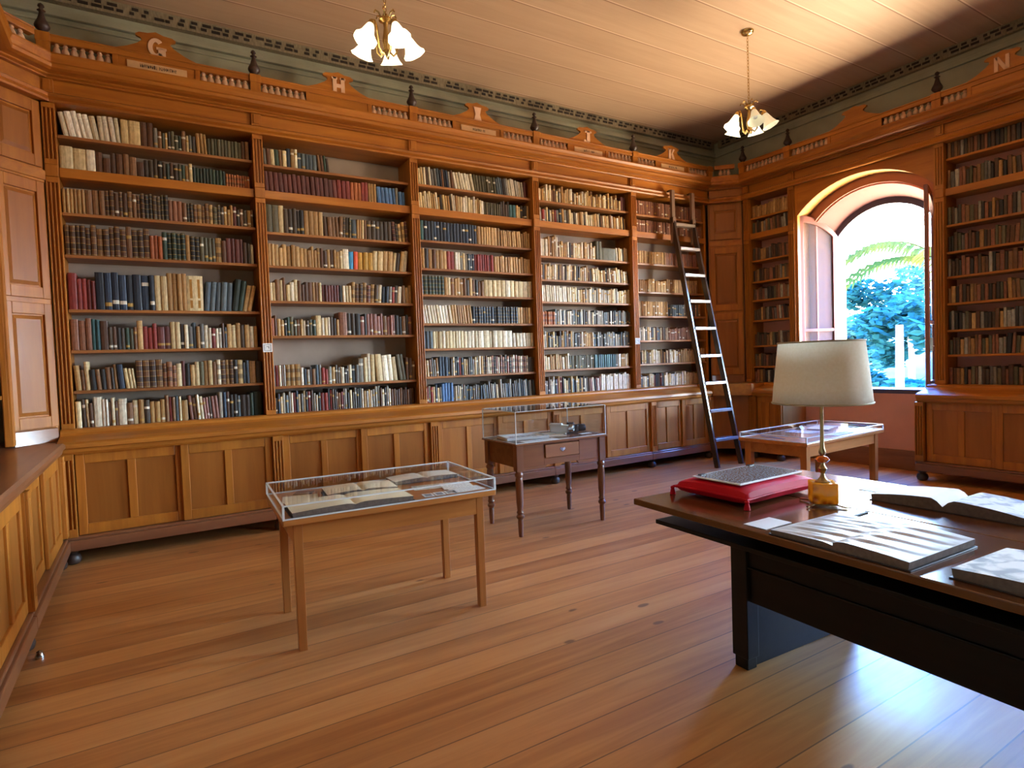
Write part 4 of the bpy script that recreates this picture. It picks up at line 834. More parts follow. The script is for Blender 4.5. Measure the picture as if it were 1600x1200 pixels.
box_case('acrylic_cover', 'low clear acrylic cover on the pine display table', 1.21, .75, .07, (T1[0], T1[1], .7255), RZ1, M['acryl'], .004, .0055)
T3 = (5.48, 3.44, 0); RZ3 = radians(2.3)
table('display_table', 'pine display table by the window under a low clear cover', 1.36, .68, .70, .6, .275, .06, T3, RZ3, M['pine'], M['pinez'], .1, .03)
box_case('acrylic_cover', 'low clear acrylic cover on the display table by the window', 1.34, .66, .045, (T3[0], T3[1], .7005), RZ3, M['acryl'], .004, .006)
def at(T, rz, x, y): return (T[0]+x*cos(rz)-y*sin(rz), T[1]+x*sin(rz)+y*cos(rz))
def openbook(name, label, W, Dp, H, loc, rz, page, pageR=None, cov='cover', hl=None, sag=.25, spine_edge='edges', drop=.28, ripple=0):
    """open book lying flat: leaves spread along local x, spine along local y; W = spread, Dp = page height"""
    r = thing(name, label, 'book', loc, rz); n = 14; hL = H if hl is None else hl
    def prof(s, hh):
        o = []
        for i in range(n+1):
            q = i/n; z = hh*(.62+.38*(1-q)**.5*1.0) if False else hh*(1-drop*q*q) - hh*sag*math.exp(-(q/.07)**2)
            o.append((s*q*W/2, z))
        return o
    b = MB(); b.box(-W/2-.006, W/2+.006, -Dp/2-.005, Dp/2+.005, 0, .004); b.build('cover', M[cov], r, local=True, bev=.001)
    for s, hh, m, nm in ((-1, hL, page, 'left_page'), (1, H, pageR or page, 'right_page')):
        P_ = prof(s, hh); b = MB(); k = n+1; ny = 44 if ripple else 1
        def rz_(x, y, z):
            if not ripple: return z
            q = abs(x)/(W/2); am = ripple*min(1, q*6)*(1-q)**.5*min(1, (Dp/2-abs(y))/.03)
            return z+am*(sin(62*y+9*x*s+2.0*sin(14*x))*.6+.4*sin(131*y-17*x+s))
        vs = [(x, -Dp/2+Dp*jj/ny, rz_(x, -Dp/2+Dp*jj/ny, z)) for jj in range(ny+1) for x, z in P_]
        b.add(vs, [((jj*k+i, jj*k+i+1, (jj+1)*k+i+1, (jj+1)*k+i) if s > 0 else ((jj+1)*k+i, (jj+1)*k+i+1, jj*k+i+1, jj*k+i)) for jj in range(ny) for i in range(n)])
        o = b.build(nm, M[m], r, local=True, smooth=True, fix=False)
        e = MB(); z0 = .004
        vs = [(x, y, z-.0006) for y in (-Dp/2, Dp/2) for x, z in P_]+[(x*(.985), y, z0) for y in (-Dp/2, Dp/2) for x, z in P_]
        fs = []
        for a in (0, 1):
            for i in range(n): fs.append((a*k+i, a*k+i+1, 2*k+a*k+i+1, 2*k+a*k+i))
        fs.append((n, k+n, 3*k+n, 2*k+n)); e.add(vs, fs); e.build('page_block', M[spine_edge], r, local=True)
    return r
def sheet(name, label, cat, w, h, loc, rz, m, th=.0015, marks=0, mm='ink'):
    r = thing(name, label, cat, loc, rz); b = MB(); b.box(-w/2, w/2, -h/2, h/2, 0, th); b.build('card', M[m], r, local=True)
    if marks:
        b = MB(); rr = random.Random(int(loc[0]*100)+marks)
        for i in range(marks):
            y = h/2-.02-(h-.04)*i/max(1, marks-1) if marks > 1 else 0
            x = -w/2+.015
            while x < w/2-.03:
                l = rr.uniform(.01, .03); b.box(x, x+l, y-.002, y+.002, th-.0002, th+.0004); x += l+.006
        b.build('printing', M[mm], r, local=True)
    return r
ZA = .7265
def on1(x, y, dz=0): p = at(T1, RZ1, x, y); return (p[0], p[1], ZA+dz)
openbook('open_book', 'big dark-bound open book at the front corner of the pine table', .66, .28, .036, on1(-.23, -.21), RZ1+.01, 'oldpaper', 'oldpaper', 'cover')
openbook('open_book', 'open book of aged paper in the middle of the pine table', .42, .24, .04, on1(-.1, .085), RZ1-.05, 'oldpaper', 'oldpaper', 'coverp')
openbook('open_book', 'open book with blank pale pages at the back corner of the pine table', .44, .2, .03, on1(.36, .24), RZ1+.02, 'paper', 'paper', 'cover')
sheet('paper_booklet', 'thin aged booklet at the far left corner of the pine table', 'booklet', .2, .19, on1(-.45, .1), RZ1-.15, 'oldpaper', .006)
sheet('photograph', 'small brown photograph beside the aged booklet on the pine table', 'photograph', .11, .09, on1(-.4, .28), RZ1-.4, 'coverp', .003)
b = MB(); 
sheet('printed_leaflet', 'grey printed leaflet lying behind the small cards on the pine table', 'leaflet', .26, .13, on1(.33, -.05), RZ1-.15, 'print', .002, 5)
sheet('printed_leaflet', 'pale blue-white printed leaflet near the right end of the pine table', 'leaflet', .19, .2, on1(.46, -.12), RZ1-.2, 'paperw', .004, 6)
sheet('printed_leaflet', 'white leaflet in the right front corner of the pine table', 'leaflet', .2, .12, on1(.47, -.255, .0), RZ1+.05, 'paperw', .002, 3)
for i, w in enumerate(('nearest the open dark-bound book', 'in the middle of the row', 'nearest the white leaflet')):
    sheet('picture_card', 'small picture card on the pine table, '+w, 'card', .062, .085, on1(.215+.07*i, -.275+.0*i), RZ1-.1, 'paperw', .002)
    p = on1(.215+.07*i, -.275)
    q = [o for o in bpy.data.objects if o.name.startswith('picture_card') and o.type == 'EMPTY'][-1]
def addpic(prefix):
    for o in [o for o in bpy.data.objects if o.name.startswith(prefix) and o.type == 'EMPTY']:
        b = MB(); b.box(-.02, .02, -.028, .028, .0018, .0026); b.build('picture', M['ink'], o, local=True)
        o['group'] = 'picture cards on the pine table'
addpic('picture_card')
# dark table with drawer and glass box
T2 = (3.115, 4.575, 0); RZ2 = radians(-1.5)
r = thing('side_table', 'dark turned-leg table with one drawer under a tall glass box', 'table', T2, RZ2)
b = MB(); b.box(-.49, .49, -.315, .315, .782, .8); b.build('table_top', M['mahx'], r, local=True, bev=.006)
LEG = [(.018, 0), (.02, .02), (.024, .12), (.022, .15), (.034, .165), (.036, .18), (.022, .195), (.032, .21), (.024, .23), (.031, .3), (.033, .46), (.03, .5), (.026, .51), (.036, .525), (.036, .54), (.026, .555), (.03, .565)]
for sx in (-1, 1):
    for sy in (-1, 1):
        b = MB(); b.lathe(LEG, sx*.44, sy*.265, 14); b.box(sx*.44-.032, sx*.44+.032, sy*.265-.032, sy*.265+.032, .565, .782); b.build('leg', M['mahz'], r, local=True, smooth=True)
for s in (-1, 1):
    b = MB(); b.box(s*.44-.012, s*.44+.012, -.235, .235, .59, .782); b.build('apron', M['mahx'], r, local=True)
b = MB(); b.box(-.41, .41, .255, .28, .59, .782); b.build('apron', M['mahx'], r, local=True)
b = MB(); b.box(-.41, -.19, -.28, -.262, .59, .782); b.box(.19, .41, -.28, -.262, .59, .782); b.box(-.19, .19, -.28, -.262, .59, .645); b.box(-.19, .19, -.28, -.262, .77, .782); b.prism([(-.41, .59), (-.41, .57), (-.38, .565), (-.18, .565), (-.16, .59)], -.28, -.262, 'y'); b.prism([(.41, .59), (.41, .57), (.38, .565), (.18, .565), (.16, .59)], -.28, -.262, 'y'); b.build('apron', M['mahx'], r, local=True, bev=.002)
b = MB(); b.box(-.18, .18, -.292, -.262, .65, .765); d = b.build('drawer', M['mahl'], r, local=True, bev=.005)
b = MB(); b.prism([(-.03, .715), (-.02, .73), (0, .722), (.02, .73), (.03, .715), (.015, .7), (0, .692), (-.015, .7)], -.296, -.291, 'y'); b.box(-.006, .006, -.301, -.294, .695, .72); b.build('keyhole_plate', M['chrome'], d, local=True)
box_case('glass_box', 'tall clear glass box standing on the dark drawer table', .955, .605, .268, (T2[0], T2[1], .8005), RZ2, M['glass'], .004, .003)
def on2(x, y, dz=0): p = at(T2, RZ2, x, y); return (p[0], p[1], .8015+dz)
r = thing('framed_page', 'framed printed page lying flat in the glass box', 'picture frame', on2(-.21, .04), RZ2-.18)
b = MB(); b.box(-.19, .19, -.14, .14, 0, .012); b.build('page', M['paperw'], r, local=True)
b = MB(); b.box(-.2, .2, -.15, -.13, 0, .022); b.box(-.2, .2, .13, .15, 0, .022); b.box(-.2, -.18, -.13, .13, 0, .022); b.box(.18, .2, -.13, .13, 0, .022); b.build('frame', M['acedge'], r, local=True)
b = MB()
for i in range(5): b.box(-.13+i*.055, -.085+i*.055, -.03, .03, .0119, .0128)
b.build('pictures', M['ink'], r, local=True)
sheet('caption_sheet', 'pale blue caption sheet at the front of the glass box', 'paper', .34, .1, on2(-.2, -.23), RZ2+.04, 'paperw', .002, 3)
sheet('caption_sheet', 'grey clear sheet under the silver camcorder in the glass box', 'paper', .2, .3, on2(.1, .02), RZ2-.3, 'print', .002)
r = thing('camcorder', 'silver camcorder with a dark round lens in the glass box', 'camcorder', on2(.2, .02, .0), RZ2-.9)
b = MB(); b.box(-.1, .085, -.035, .03, .012, .085); b.box(-.11, .02, -.03, .025, .07, .1); b.build('body', M['silver'], r, local=True, bev=.012)
b = MB(); pts = [(.03, .08), (.036, .09), (.036, .125), (.03, .13), (.026, .125), (.0, .12)]; tmp = MB(lambda p: (p[2], p[0]-.003, p[1]+.055)); tmp.lathe(pts, 0, 0, 18); tmp.build('lens_barrel', M['chrome'], r, local=True, smooth=True)
tmp = MB(lambda p: (p[2], p[0]-.003, p[1]+.055)); tmp.lathe([(.028, .122), (.0, .134)], 0, 0, 18); tmp.build('lens', M['black'], r, local=True)
b = MB(); b.box(-.05, .05, -.025, .025, 0, .014); b.build('stand', M['acedge'], r, local=True)
r = thing('camcorder', 'black camcorder lying beside the silver one in the glass box', 'camcorder', on2(.36, .03), RZ2-.25)
b = MB(); b.box(-.11, .04, -.032, .032, 0, .075); b.box(-.07, .0, -.028, .028, .07, .1); b.build('body', M['black'], r, local=True, bev=.014)
tmp = MB(lambda p: (p[2], p[0], p[1]+.04)); tmp.lathe([(.034, .03), (.037, .05), (.037, .1), (.034, .108), (.0, .106)], 0, 0, 18); tmp.build('lens_barrel', M['black'], r, local=True, smooth=True)
tmp = MB(lambda p: (p[2], p[0], p[1]+.04)); tmp.lathe([(.026, .1075), (.0, .1075)], 0, 0, 18); tmp.build('lens', M['frameblue'], r, local=True)
sheet('caption_card', 'small white caption card in front of the black camcorder', 'card', .12, .05, on2(.38, -.12), RZ2, 'paperw', .002)
# papers under the window table cover
def on3(x, y, dz=0): p = at(T3, RZ3, x, y); return (p[0], p[1], .7018+dz)
r = openbook('open_book', 'open book lying under the cover of the window table', .3, .2, .02, on3(.36, .1), RZ3+.2, 'paper', 'print', 'cover')
sheet('paper_sheet', 'blue-edged paper in the middle of the window table', 'paper', .2, .26, on3(.02, .12), RZ3+.1, 'paperw', .003, 4)
sheet('paper_sheet', 'dark paper along the near left side of the window table', 'paper', .3, .03, on3(-.5, .1), RZ3+1.3, 'coverp', .002)
sheet('paper_sheet', 'grey document near the front edge of the window table', 'paper', .36, .14, on3(.12, -.2), RZ3+.05, 'print', .002, 3)
r = thing('tent_card', 'folded white tent card under the cover of the window table', 'card', on3(.2, .24), RZ3+.3)
b = MB(); b.prism([(-.03, 0), (0, .036), (.03, 0), (.028, 0), (0, .033), (-.028, 0)], -.06, .06, 'x'); b.build('card', M['paperw'], r, local=True)
# ------------------------------------------------------------------ big dark table in front
ZT = .76; TB0 = (2.755, 1.0, 0); RB = radians(2.2)
r = thing('library_table', 'large dark polished library table with deep black apron', 'table', TB0, -RB)
y1, y0 = 1.32, -1.35
for a, c in ((-.66, -.004), (.004, .66)):
    b = MB(); b.box(a, c, y0, y1, ZT-.032, ZT); b.build('table_board', M['tabtop'], r, local=True, bev=.005)
b = MB(); b.box(-.004, .004, y0+.002, y1-.002, ZT-.03, ZT-.004); b.build('board_joint', M['seam'], r, local=True)
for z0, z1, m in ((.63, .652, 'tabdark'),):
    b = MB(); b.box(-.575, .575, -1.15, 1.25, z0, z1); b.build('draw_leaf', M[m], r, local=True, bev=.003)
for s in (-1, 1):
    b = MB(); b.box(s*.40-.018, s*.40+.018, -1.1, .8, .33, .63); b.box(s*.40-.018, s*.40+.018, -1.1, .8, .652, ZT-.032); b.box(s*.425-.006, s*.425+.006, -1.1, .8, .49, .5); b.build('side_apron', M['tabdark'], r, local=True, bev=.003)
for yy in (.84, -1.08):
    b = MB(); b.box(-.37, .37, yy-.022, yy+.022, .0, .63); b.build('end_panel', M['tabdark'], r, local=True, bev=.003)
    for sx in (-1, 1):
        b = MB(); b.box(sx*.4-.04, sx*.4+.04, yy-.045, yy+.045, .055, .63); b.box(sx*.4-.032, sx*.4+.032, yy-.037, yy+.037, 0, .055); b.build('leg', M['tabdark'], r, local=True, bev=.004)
def onb(x, y, dz=0): return (x, y, ZT+.0006+dz)
# cushion
r = thing('cushion', 'crimson velvet cushion with corner tassels on the dark table', 'cushion', onb(2.68, 2.06), .02)
n = 28; a, c, H = .30, .225, .1
def cz(u, v): 
    e = (max(0, 1-u**4)*max(0, 1-v**4))**.3; return e
def cxy(u, v): k = 1-.07*(1-abs(u*v)**.7); return (u*a*(1-.1*(1-v*v)*u*u*0), v*c)
top, bot = [], []
for j in range(n+1):
    for i in range(n+1):
        u, v = -1+2*i/n, -1+2*j/n; e = cz(u, v); px_ = u*a*(1-.055*(1-v*v)); py_ = v*c*(1-.06*(1-u*u))
        top.append((px_, py_, .044+.05*e)); bot.append((px_, py_, .044-.043*e))
b = MB(); k = n+1
b.add(top, [(j*k+i, j*k+i+1, (j+1)*k+i+1, (j+1)*k+i) for j in range(n) for i in range(n)]); b.add(bot, [(j*k+i, (j+1)*k+i, (j+1)*k+i+1, j*k+i+1) for j in range(n) for i in range(n)])
b.build('pillow', M['velvet'], r, local=True, smooth=True, fix=False)
edge = [top[i] for i in range(k)]+[top[j*k+n] for j in range(1, k)]+[top[n*k+i] for i in range(n-1, -1, -1)]+[top[j*k] for j in range(n-1, -1, -1)]
b = MB(); b.tube(edge, .006, 6); b.build('piping', M['velvet'], r, local=True, smooth=True)
for sx in (-1, 1):
    for sy in (-1, 1):
        b = MB(lambda p, sx=sx, sy=sy: (sx*(a+.004)+p[0], sy*(c+.004)+p[1], p[2])); b.lathe([(.004, .046), (.012, .04), (.009, .03), (.012, .022), (.016, .002), (.0, .0)], 0, 0, 10); b.build('tassel', M['velvet'], r, local=True, smooth=True)
r = thing('mounted_print', 'speckled grey print with a white mount lying on the crimson cushion', 'print', (2.69, 2.055, ZT+.0965), .015)
b = MB(); b.box(-.255, .255, -.148, .148, 0, .007); b.build('mount', M['paperw'], r, local=True, bev=.001)
b = MB(); b.box(-.243, .243, -.137, .137, .0068, .0085); b.build('print_face', M['speckle'], r, local=True)
for x, y in ((-.2, .13), (.2, .13)):
    b = MB(); b.box(x-.02, x+.02, y-.012, y+.012, .008, .012); b.build('clip', M['black'], r, local=True)
# lamp
LX, LY = 2.745, 1.675
r = thing('table_lamp', 'brass table lamp with amber glass base and cream linen shade', 'lamp', (LX, LY, ZT+.0005))
rot = .75
def TLm(p): return (LX+p[0]*cos(rot)-p[1]*sin(rot), LY+p[0]*sin(rot)+p[1]*cos(rot), ZT+.0005+p[2])
b = MB(TLm); b.box(-.056, .056, -.056, .056, .012, .11); b.build('glass_block', M['amber'], r, bev=.006)
b = MB(TLm); b.box(-.055, .055, -.055, .055, .006, .013)
for sx in (-1, 1):
    for sy in (-1, 1): b.bar((sx*.04, sy*.04, .012), (sx*.085, sy*.085, .006), .012, .008)
b.build('foot_plate', M['brassd'], r)
b = MB(TLm); b.lathe([(.03, .108), (.034, .113), (.022, .12), (.012, .135), (.009, .15), (.018, .165), (.02, .175), (.012, .185), (.008, .2), (.009, .215), (.006, .22)], 0, 0, 18); b.build('base_stem', M['brassd'], r, smooth=True)
b = MB(TLm); b.lathe([(.006, .2), (.022, .206), (.033, .218), (.022, .23), (.006, .235)], 0, 0, 18); b.build('amber_ring', M['amberring'], r, smooth=True)
b = MB(TLm); b.lathe([(.007, .234), (.015, .245), (.016, .256), (.01, .275), (.0085, .33), (.008, .5), (.014, .53), (.014, .56), (.006, .565)], 0, 0, 18); b.build('stem', M['brassd'], r, smooth=True)
SHP = [(.216, .49), (.21, .56), (.197, .68), (.186, .782)]
b = MB(TLm); pr = SHP; m_ = 48; vs = []
for kk in range(m_):
    an = 2*pi*kk/m_; vs += [(q*cos(an), q*sin(an), z) for q, z in pr]
b.add(vs, [(kk*4+i, ((kk+1) % m_)*4+i, ((kk+1) % m_)*4+i+1, kk*4+i+1) for kk in range(m_) for i in range(3)]); so = b.build('lamp_shade', M['shade'], r, smooth=True)
sm = so.modifiers.new('thick', 'SOLIDIFY'); sm.thickness = .002
for rad, z in ((.217, .492), (.1865, .78)):
    b = MB(TLm); b.tube([(rad*cos(2*pi*i/48), rad*sin(2*pi*i/48), z) for i in range(49)], .0045, 6)
    b.build('shade_trim', M['shadeband'], so, smooth=True)
b = MB(TLm)
for i in range(3): an = 2*pi*i/3; b.tube([(0, 0, .56), (.186*cos(an), .186*sin(an), .775)], .002, 5)
b.build('shade_spider', M['brassd'], r)
b = MB(TLm); b.lathe([(.008, .56), (.012, .57), (.03, .62), (.026, .65), (.0, .66)], 0, 0, 12); b.build('bulb', M['paperw'], r, smooth=True)
sheet('caption_card', 'blank white card on the dark table in front of the crimson cushion', 'card', .175, .11, onb(2.26, 1.63), .0, 'paperw', .002)
sheet('caption_card', 'grey-blue card on the dark table behind the lamp', 'card', .13, .125, onb(3.235, 1.68), .0, 'paperw', .002)
openbook('open_book', 'thick open book with rippled pages on the front edge of the dark table', .53, .44, .042, onb(2.345, 1.255), radians(-92), 'ripple', 'ripple', 'cover', .026, ripple=.0055)
openbook('open_book', 'open book with line drawing at the far side of the dark table', .62, .27, .058, onb(3.13, 1.275), radians(-90), 'paper', 'engrave', 'cover', sag=.6, drop=.5)
openbook('open_book', 'open book with engraving, cut by the picture edge on the dark table', .6, .36, .045, onb(2.32, .585), radians(-93), 'engrave', 'engrave', 'cover')
b = MB(); b.box(2.57, 2.745, 1.462, 1.476, ZT+.0006, ZT+.006); tag(b.build('wooden_ruler', M['seam'], bev=.001), 'thin dark ruler lying beside the rippled open book', 'ruler')
# steel floor stud
b = MB(); b.lathe([(.02, 0), (.022, .012), (.012, .03), (.016, .036), (.0, .045)], -.56, 4.05, 14); tag(b.build('door_stop', M['chrome'], smooth=True), 'small shiny steel stop on the floor beside the side cabinet', 'door stop')
# ------------------------------------------------------------------ chandeliers
def chandelier(x, y, label, rot, lit, pw=1):
    r = thing('chandelier', label, 'chandelier', (x, y, CZ))
    T = lambda p: (x+p[0], y+p[1], p[2])
    b = MB(T); b.lathe([(.0, CZ-.045), (.02, CZ-.042), (.05, CZ-.03), (.065, CZ-.012), (.066, CZ-.0005)], 0, 0, 20); b.build('ceiling_rose', M['brass'], r, smooth=True)
    b = MB(T); z = CZ-.04; kk = 0
    while z > 4.1:
        ring = [(.009*cos(2*pi*i/10), 0, z-.018+.02*sin(2*pi*i/10)) for i in range(11)]
        if kk % 2: ring = [(0, p[0], p[2]) for p in ring]
        b.tube(ring, .0028, 5); z -= .032; kk += 1
    b.build('chain', M['brass'], r)
    b = MB(T); b.lathe([(.0, 4.10), (.02, 4.095), (.016, 4.08), (.045, 4.065), (.05, 4.05), (.02, 4.035), (.014, 4.0), (.02, 3.96), (.03, 3.9), (.022, 3.84), (.03, 3.82), (.014, 3.8), (.0, 3.775)], 0, 0, 16); b.build('body', M['brass'], r, smooth=True)
    for i in range(6):
        an = 2*pi*i/6; b = MB(T); b.tube([(.03*cos(an), .03*sin(an), 4.06), (.05*cos(an), .05*sin(an), 4.10), (.075*cos(an), .075*sin(an), 4.11), (.085*cos(an), .085*sin(an), 4.09)], .006, 6); b.build('crown_scroll', M['brass'], r, smooth=True)
    for i in range(5):
        an = rot+2*pi*i/5; ca, sa = cos(an), sin(an)
        b = MB(T); b.tube([(q*ca, q*sa, zz) for q, zz in ((.02, 3.83), (.05, 3.80), (.075, 3.83), (.08, 3.9), (.09, 3.97), (.11, 4.01), (.135, 4.0), (.145, 3.97))], .0075, 8); a_ = b.build('arm', M['brass'], r, smooth=True)
        til = .42; cx, cz_ = .145, 3.97
        def TS(p, ca=ca, sa=sa, til=til, cx=cx, cz_=cz_):
            q, w, h = p; q2 = q*cos(til)-h*sin(til); h2 = q*sin(til)+h*cos(til); R0 = cx+q2
            return (x+R0*ca-w*sa, y+R0*sa+w*ca, cz_+h2)
        b = MB(TS); b.lathe([(.02, .02), (.024, .0), (.024, -.02)], 0, 0, 14); b.build('socket', M['brass'], r, smooth=True)
        pr = [(.024, -.012), (.031, -.03), (.04, -.06), (.05, -.095), (.066, -.13), (.083, -.152)]
        vs = []; ms = 24
        for kk in range(ms):
            aa = 2*pi*kk/ms; vs += [((q*(1+.03*cos(8*aa)*(j > 3)))*cos(aa), (q*(1+.03*cos(8*aa)*(j > 3)))*sin(aa), h) for j, (q, h) in enumerate(pr)]
        b = MB(TS); b.add(vs, [(kk*6+j, ((kk+1) % ms)*6+j, ((kk+1) % ms)*6+j+1, kk*6+j+1) for kk in range(ms) for j in range(5)])
        on = i in lit
        s = b.build('bell_shade', M['lit'] if on else M['unlit'], r, smooth=True); s['label'] = 'glowing glass bell shade' if on else 'unlit glass bell shade'
        b = MB(TS); b.lathe([(.012, -.02), (.02, -.05), (.026, -.08), (.02, -.105), (.0, -.112)], 0, 0, 12); b.build('bulb', M['bulb'] if on else M['paperw'], s, smooth=True)
        if on:
            l = bpy.data.lights.new('chandelier_light', 'POINT'); l.energy = PW*pw; l.color = (1, .76, .46); l.shadow_soft_size = .05
            lo = bpy.data.objects.new('chandelier_light', l); COL.objects.link(lo); q = TS((0, 0, -.2)); lo.location = q
    return r
PW = .75
chandelier(1.645, 4.315, 'brass chandelier with five glowing bell shades above the pine display table', radians(60), {0, 1, 2, 3, 4}, 2.2)
chandelier(5.50, 4.09, 'brass chandelier by the window with two of its bell shades unlit', radians(-53), {1, 2, 3}, .5)
# ------------------------------------------------------------------ outside
def terrain():
    b = MB(); n = 24; vs = []
    for i in range(n+1):
        for j in range(n+1):
            x = 20+i/n*70; y = -10+j/n*85
            z = -1.6+max(0, (x-22))*.085+.5*sin(x*.3)*cos(y*.23)+(.9*sin(y*.11) if x > 30 else 0)
            vs.append((x, y, z))
    b.add(vs, [(i*(n+1)+j, (i+1)*(n+1)+j, (i+1)*(n+1)+j+1, i*(n+1)+j+1) for i in range(n) for j in range(n)])
    o = b.build('hill', M['hill'], smooth=True); o['kind'] = 'structure'
terrain()
def tree(x, y, z0, h, rad, label, m, seed, n=1500, ls=.3):
    rr = random.Random(seed); r = thing('garden_tree', label, 'tree', (x, y, z0), group='trees outside the window')
    b = MB(); b.tube([(x, y, z0), (x+.1, y, z0+h*.4), (x, y+.1, z0+h*.75)], [.16, .12, .06], 8); b.build('trunk', M['bark'], r, smooth=True)
    b = MB(); cl = [(rr.uniform(-1, 1)*rad*.7, rr.uniform(-1, 1)*rad*.7, h*.4+rr.uniform(0, 1)*h*.5, rad*rr.uniform(.35, .6)) for _ in range(11)]
    for _ in range(n):
        cx, cy, cz_, cr = rr.choice(cl); th, ph = rr.uniform(0, 2*pi), math.acos(rr.uniform(-1, 1)); q = cr*rr.uniform(.6, 1)
        p = (x+cx+q*sin(ph)*cos(th), y+cy+q*sin(ph)*sin(th), z0+cz_+q*cos(ph)*.8); s = ls*rr.uniform(.5, 1.2); a1, a2 = rr.uniform(0, 2*pi), rr.uniform(-.9, .9)
        ux, uy, uz = cos(a1)*s, sin(a1)*s, sin(a2)*s*.6; vx, vy, vz = -sin(a1)*s*.4, cos(a1)*s*.4, cos(a2)*s*.35
        b.add([(p[0]-ux, p[1]-uy, p[2]-uz), (p[0]+vx, p[1]+vy, p[2]+vz), (p[0]+ux, p[1]+uy, p[2]+uz), (p[0]-vx, p[1]-vy, p[2]-vz)], [(0, 1, 2, 3)])
    b.build('crown', M[m], r, fix=False)
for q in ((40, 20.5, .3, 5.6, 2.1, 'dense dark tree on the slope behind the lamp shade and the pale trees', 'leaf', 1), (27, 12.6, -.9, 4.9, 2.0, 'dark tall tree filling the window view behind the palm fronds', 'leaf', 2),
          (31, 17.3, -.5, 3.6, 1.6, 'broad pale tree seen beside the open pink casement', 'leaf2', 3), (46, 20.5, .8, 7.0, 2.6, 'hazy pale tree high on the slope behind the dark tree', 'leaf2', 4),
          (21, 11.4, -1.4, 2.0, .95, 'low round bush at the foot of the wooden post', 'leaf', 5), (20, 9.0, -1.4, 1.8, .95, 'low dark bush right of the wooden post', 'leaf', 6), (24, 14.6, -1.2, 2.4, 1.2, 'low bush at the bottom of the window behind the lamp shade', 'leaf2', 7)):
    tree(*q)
# palm just outside, its crown hidden by the window side
pxx, pyy, pz = 11.6, 4.95, 3.0
r = thing('palm_tree', 'palm with arching fronds close outside the window', 'palm', (pxx, pyy, -1.8))
b = MB(); b.tube([(pxx, pyy, -1.8), (pxx+.1, pyy-.05, .6), (pxx, pyy, pz)], [.2, .17, .14], 10); b.build('trunk', M['bark'], r, smooth=True)
for i, (an, rise, L) in enumerate(((2.1, 1.0, 1.5), (1.85, .45, 1.75), (4.2, .8, 2.0), (5.0, .5, 2.0), (5.8, .8, 2.0), (6.2, .2, 2.0), (3.6, .5, 1.8))):
    b = MB(); pts = []
    for j in range(15):
        s = j/14; pts.append((pxx+cos(an)*L*s, pyy+sin(an)*L*s, pz+rise*1.5*s-(1.1+.5*rise)*s*s))
    b.tube(pts, [.02*(1-.8*j/14) for j in range(15)], 5)
    for j in range(1, 15):
        p = pts[j]; ll = .42*(1-.5*abs(j/14-.4))
        for sd in (-1, 1):
            for kx in (0, .5):
                q = (p[0]+cos(an)*L/14*kx, p[1]+sin(an)*L/14*kx, p[2]); dx, dy = -sin(an)*sd*ll+cos(an)*.16, cos(an)*sd*ll+sin(an)*.16
                b.add([q, (q[0]+dx*.5+cos(an)*.03, q[1]+dy*.5+sin(an)*.03, q[2]+.0), (q[0]+dx, q[1]+dy, q[2]-.18), (q[0]+dx*.5-cos(an)*.03, q[1]+dy*.5-sin(an)*.03, q[2]-.03)], [(0, 1, 2, 3)])
    b.build('frond', M['palm'], r, fix=False)
b = MB(); b.tube([(16.0, 7.72, -1.65), (16.02, 7.73, 0.4), (16.05, 7.74, 2.06)], [.11, .1, .085], 10); tag(b.build('wooden_post', M['post'], smooth=True), 'weathered pale wooden post standing outside the window', 'post')
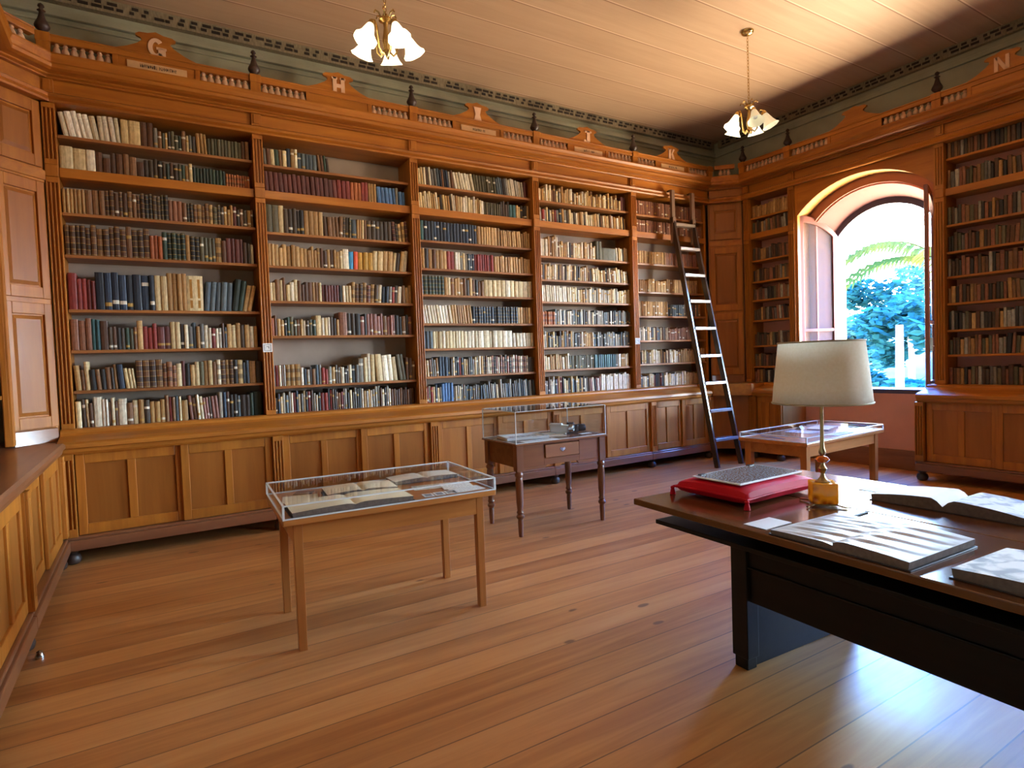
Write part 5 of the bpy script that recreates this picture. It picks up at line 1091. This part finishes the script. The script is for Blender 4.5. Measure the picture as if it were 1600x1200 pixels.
# ------------------------------------------------------------------ light
W = bpy.data.worlds.new('sky'); SC.world = W; W.use_nodes = True; nt = W.node_tree; nt.nodes.clear()
N = lambda ty: nt.nodes.new(ty)
out = N('ShaderNodeOutputWorld'); bg = N('ShaderNodeBackground'); tc = N('ShaderNodeTexCoord'); sp = N('ShaderNodeSeparateXYZ'); rp = N('ShaderNodeValToRGB')
nt.links.new(tc.outputs['Generated'], sp.inputs[0])
mm = N('ShaderNodeMath'); mm.operation = 'MULTIPLY_ADD'; mm.inputs[1].default_value = .5; mm.inputs[2].default_value = .5; nt.links.new(sp.outputs[2], mm.inputs[0]); nt.links.new(mm.outputs[0], rp.inputs[0])
e = rp.color_ramp.elements
for _ in range(3): e.new(.5)
for el, (p, c) in zip(e, ((0, (.64, .5, .33, 1)), (.46, (.66, .54, .38, 1)), (.5, (.75, .88, 1.0, 1)), (.63, (.5, .78, 1.0, 1)), (.70, (.01, .16, .78, 1)))): el.position = p; el.color = c
nt.links.new(rp.outputs[0], bg.inputs[0]); bg.inputs[1].default_value = 36.0; nt.links.new(bg.outputs[0], out.inputs[0])
for yc in WINS:
    l = bpy.data.lights.new('window_portal', 'AREA'); l.shape = 'RECTANGLE'; l.size = 1.5; l.size_y = 2.6; l.cycles.is_portal = True
    o = bpy.data.objects.new('window_portal', l); COL.objects.link(o); o.location = (8.42, yc, 2.2); o.rotation_euler = (0, radians(90), 0)
# ------------------------------------------------------------------ camera
from mathutils import Matrix, Vector
cd = bpy.data.cameras.new('camera'); co = bpy.data.objects.new('camera', cd); COL.objects.link(co)
cd.sensor_fit = 'HORIZONTAL'; cd.sensor_width = 36; cd.lens = 36*FPX/1600; cd.clip_start = .05; cd.clip_end = 500
R3 = Matrix((CR[0], CR[1], tuple(-a for a in CR[2]))).transposed()
co.matrix_world = Matrix.Translation((0, 0, CAM_H)) @ R3.to_4x4()
SC.camera = co
vs_ = SC.view_settings; vs_.view_transform = 'Standard'; vs_.look = 'None'; vs_.gamma = 1; vs_.use_curve_mapping = False; vs_.exposure = 1.42
SC.cycles.use_denoising = True; SC.cycles.max_bounces = 8; SC.cycles.diffuse_bounces = 5; SC.cycles.glossy_bounces = 4; SC.cycles.transparent_max_bounces = 16; SC.cycles.sample_clamp_indirect = 8.0
SC.cycles.caustics_reflective = False; SC.cycles.caustics_refractive = False
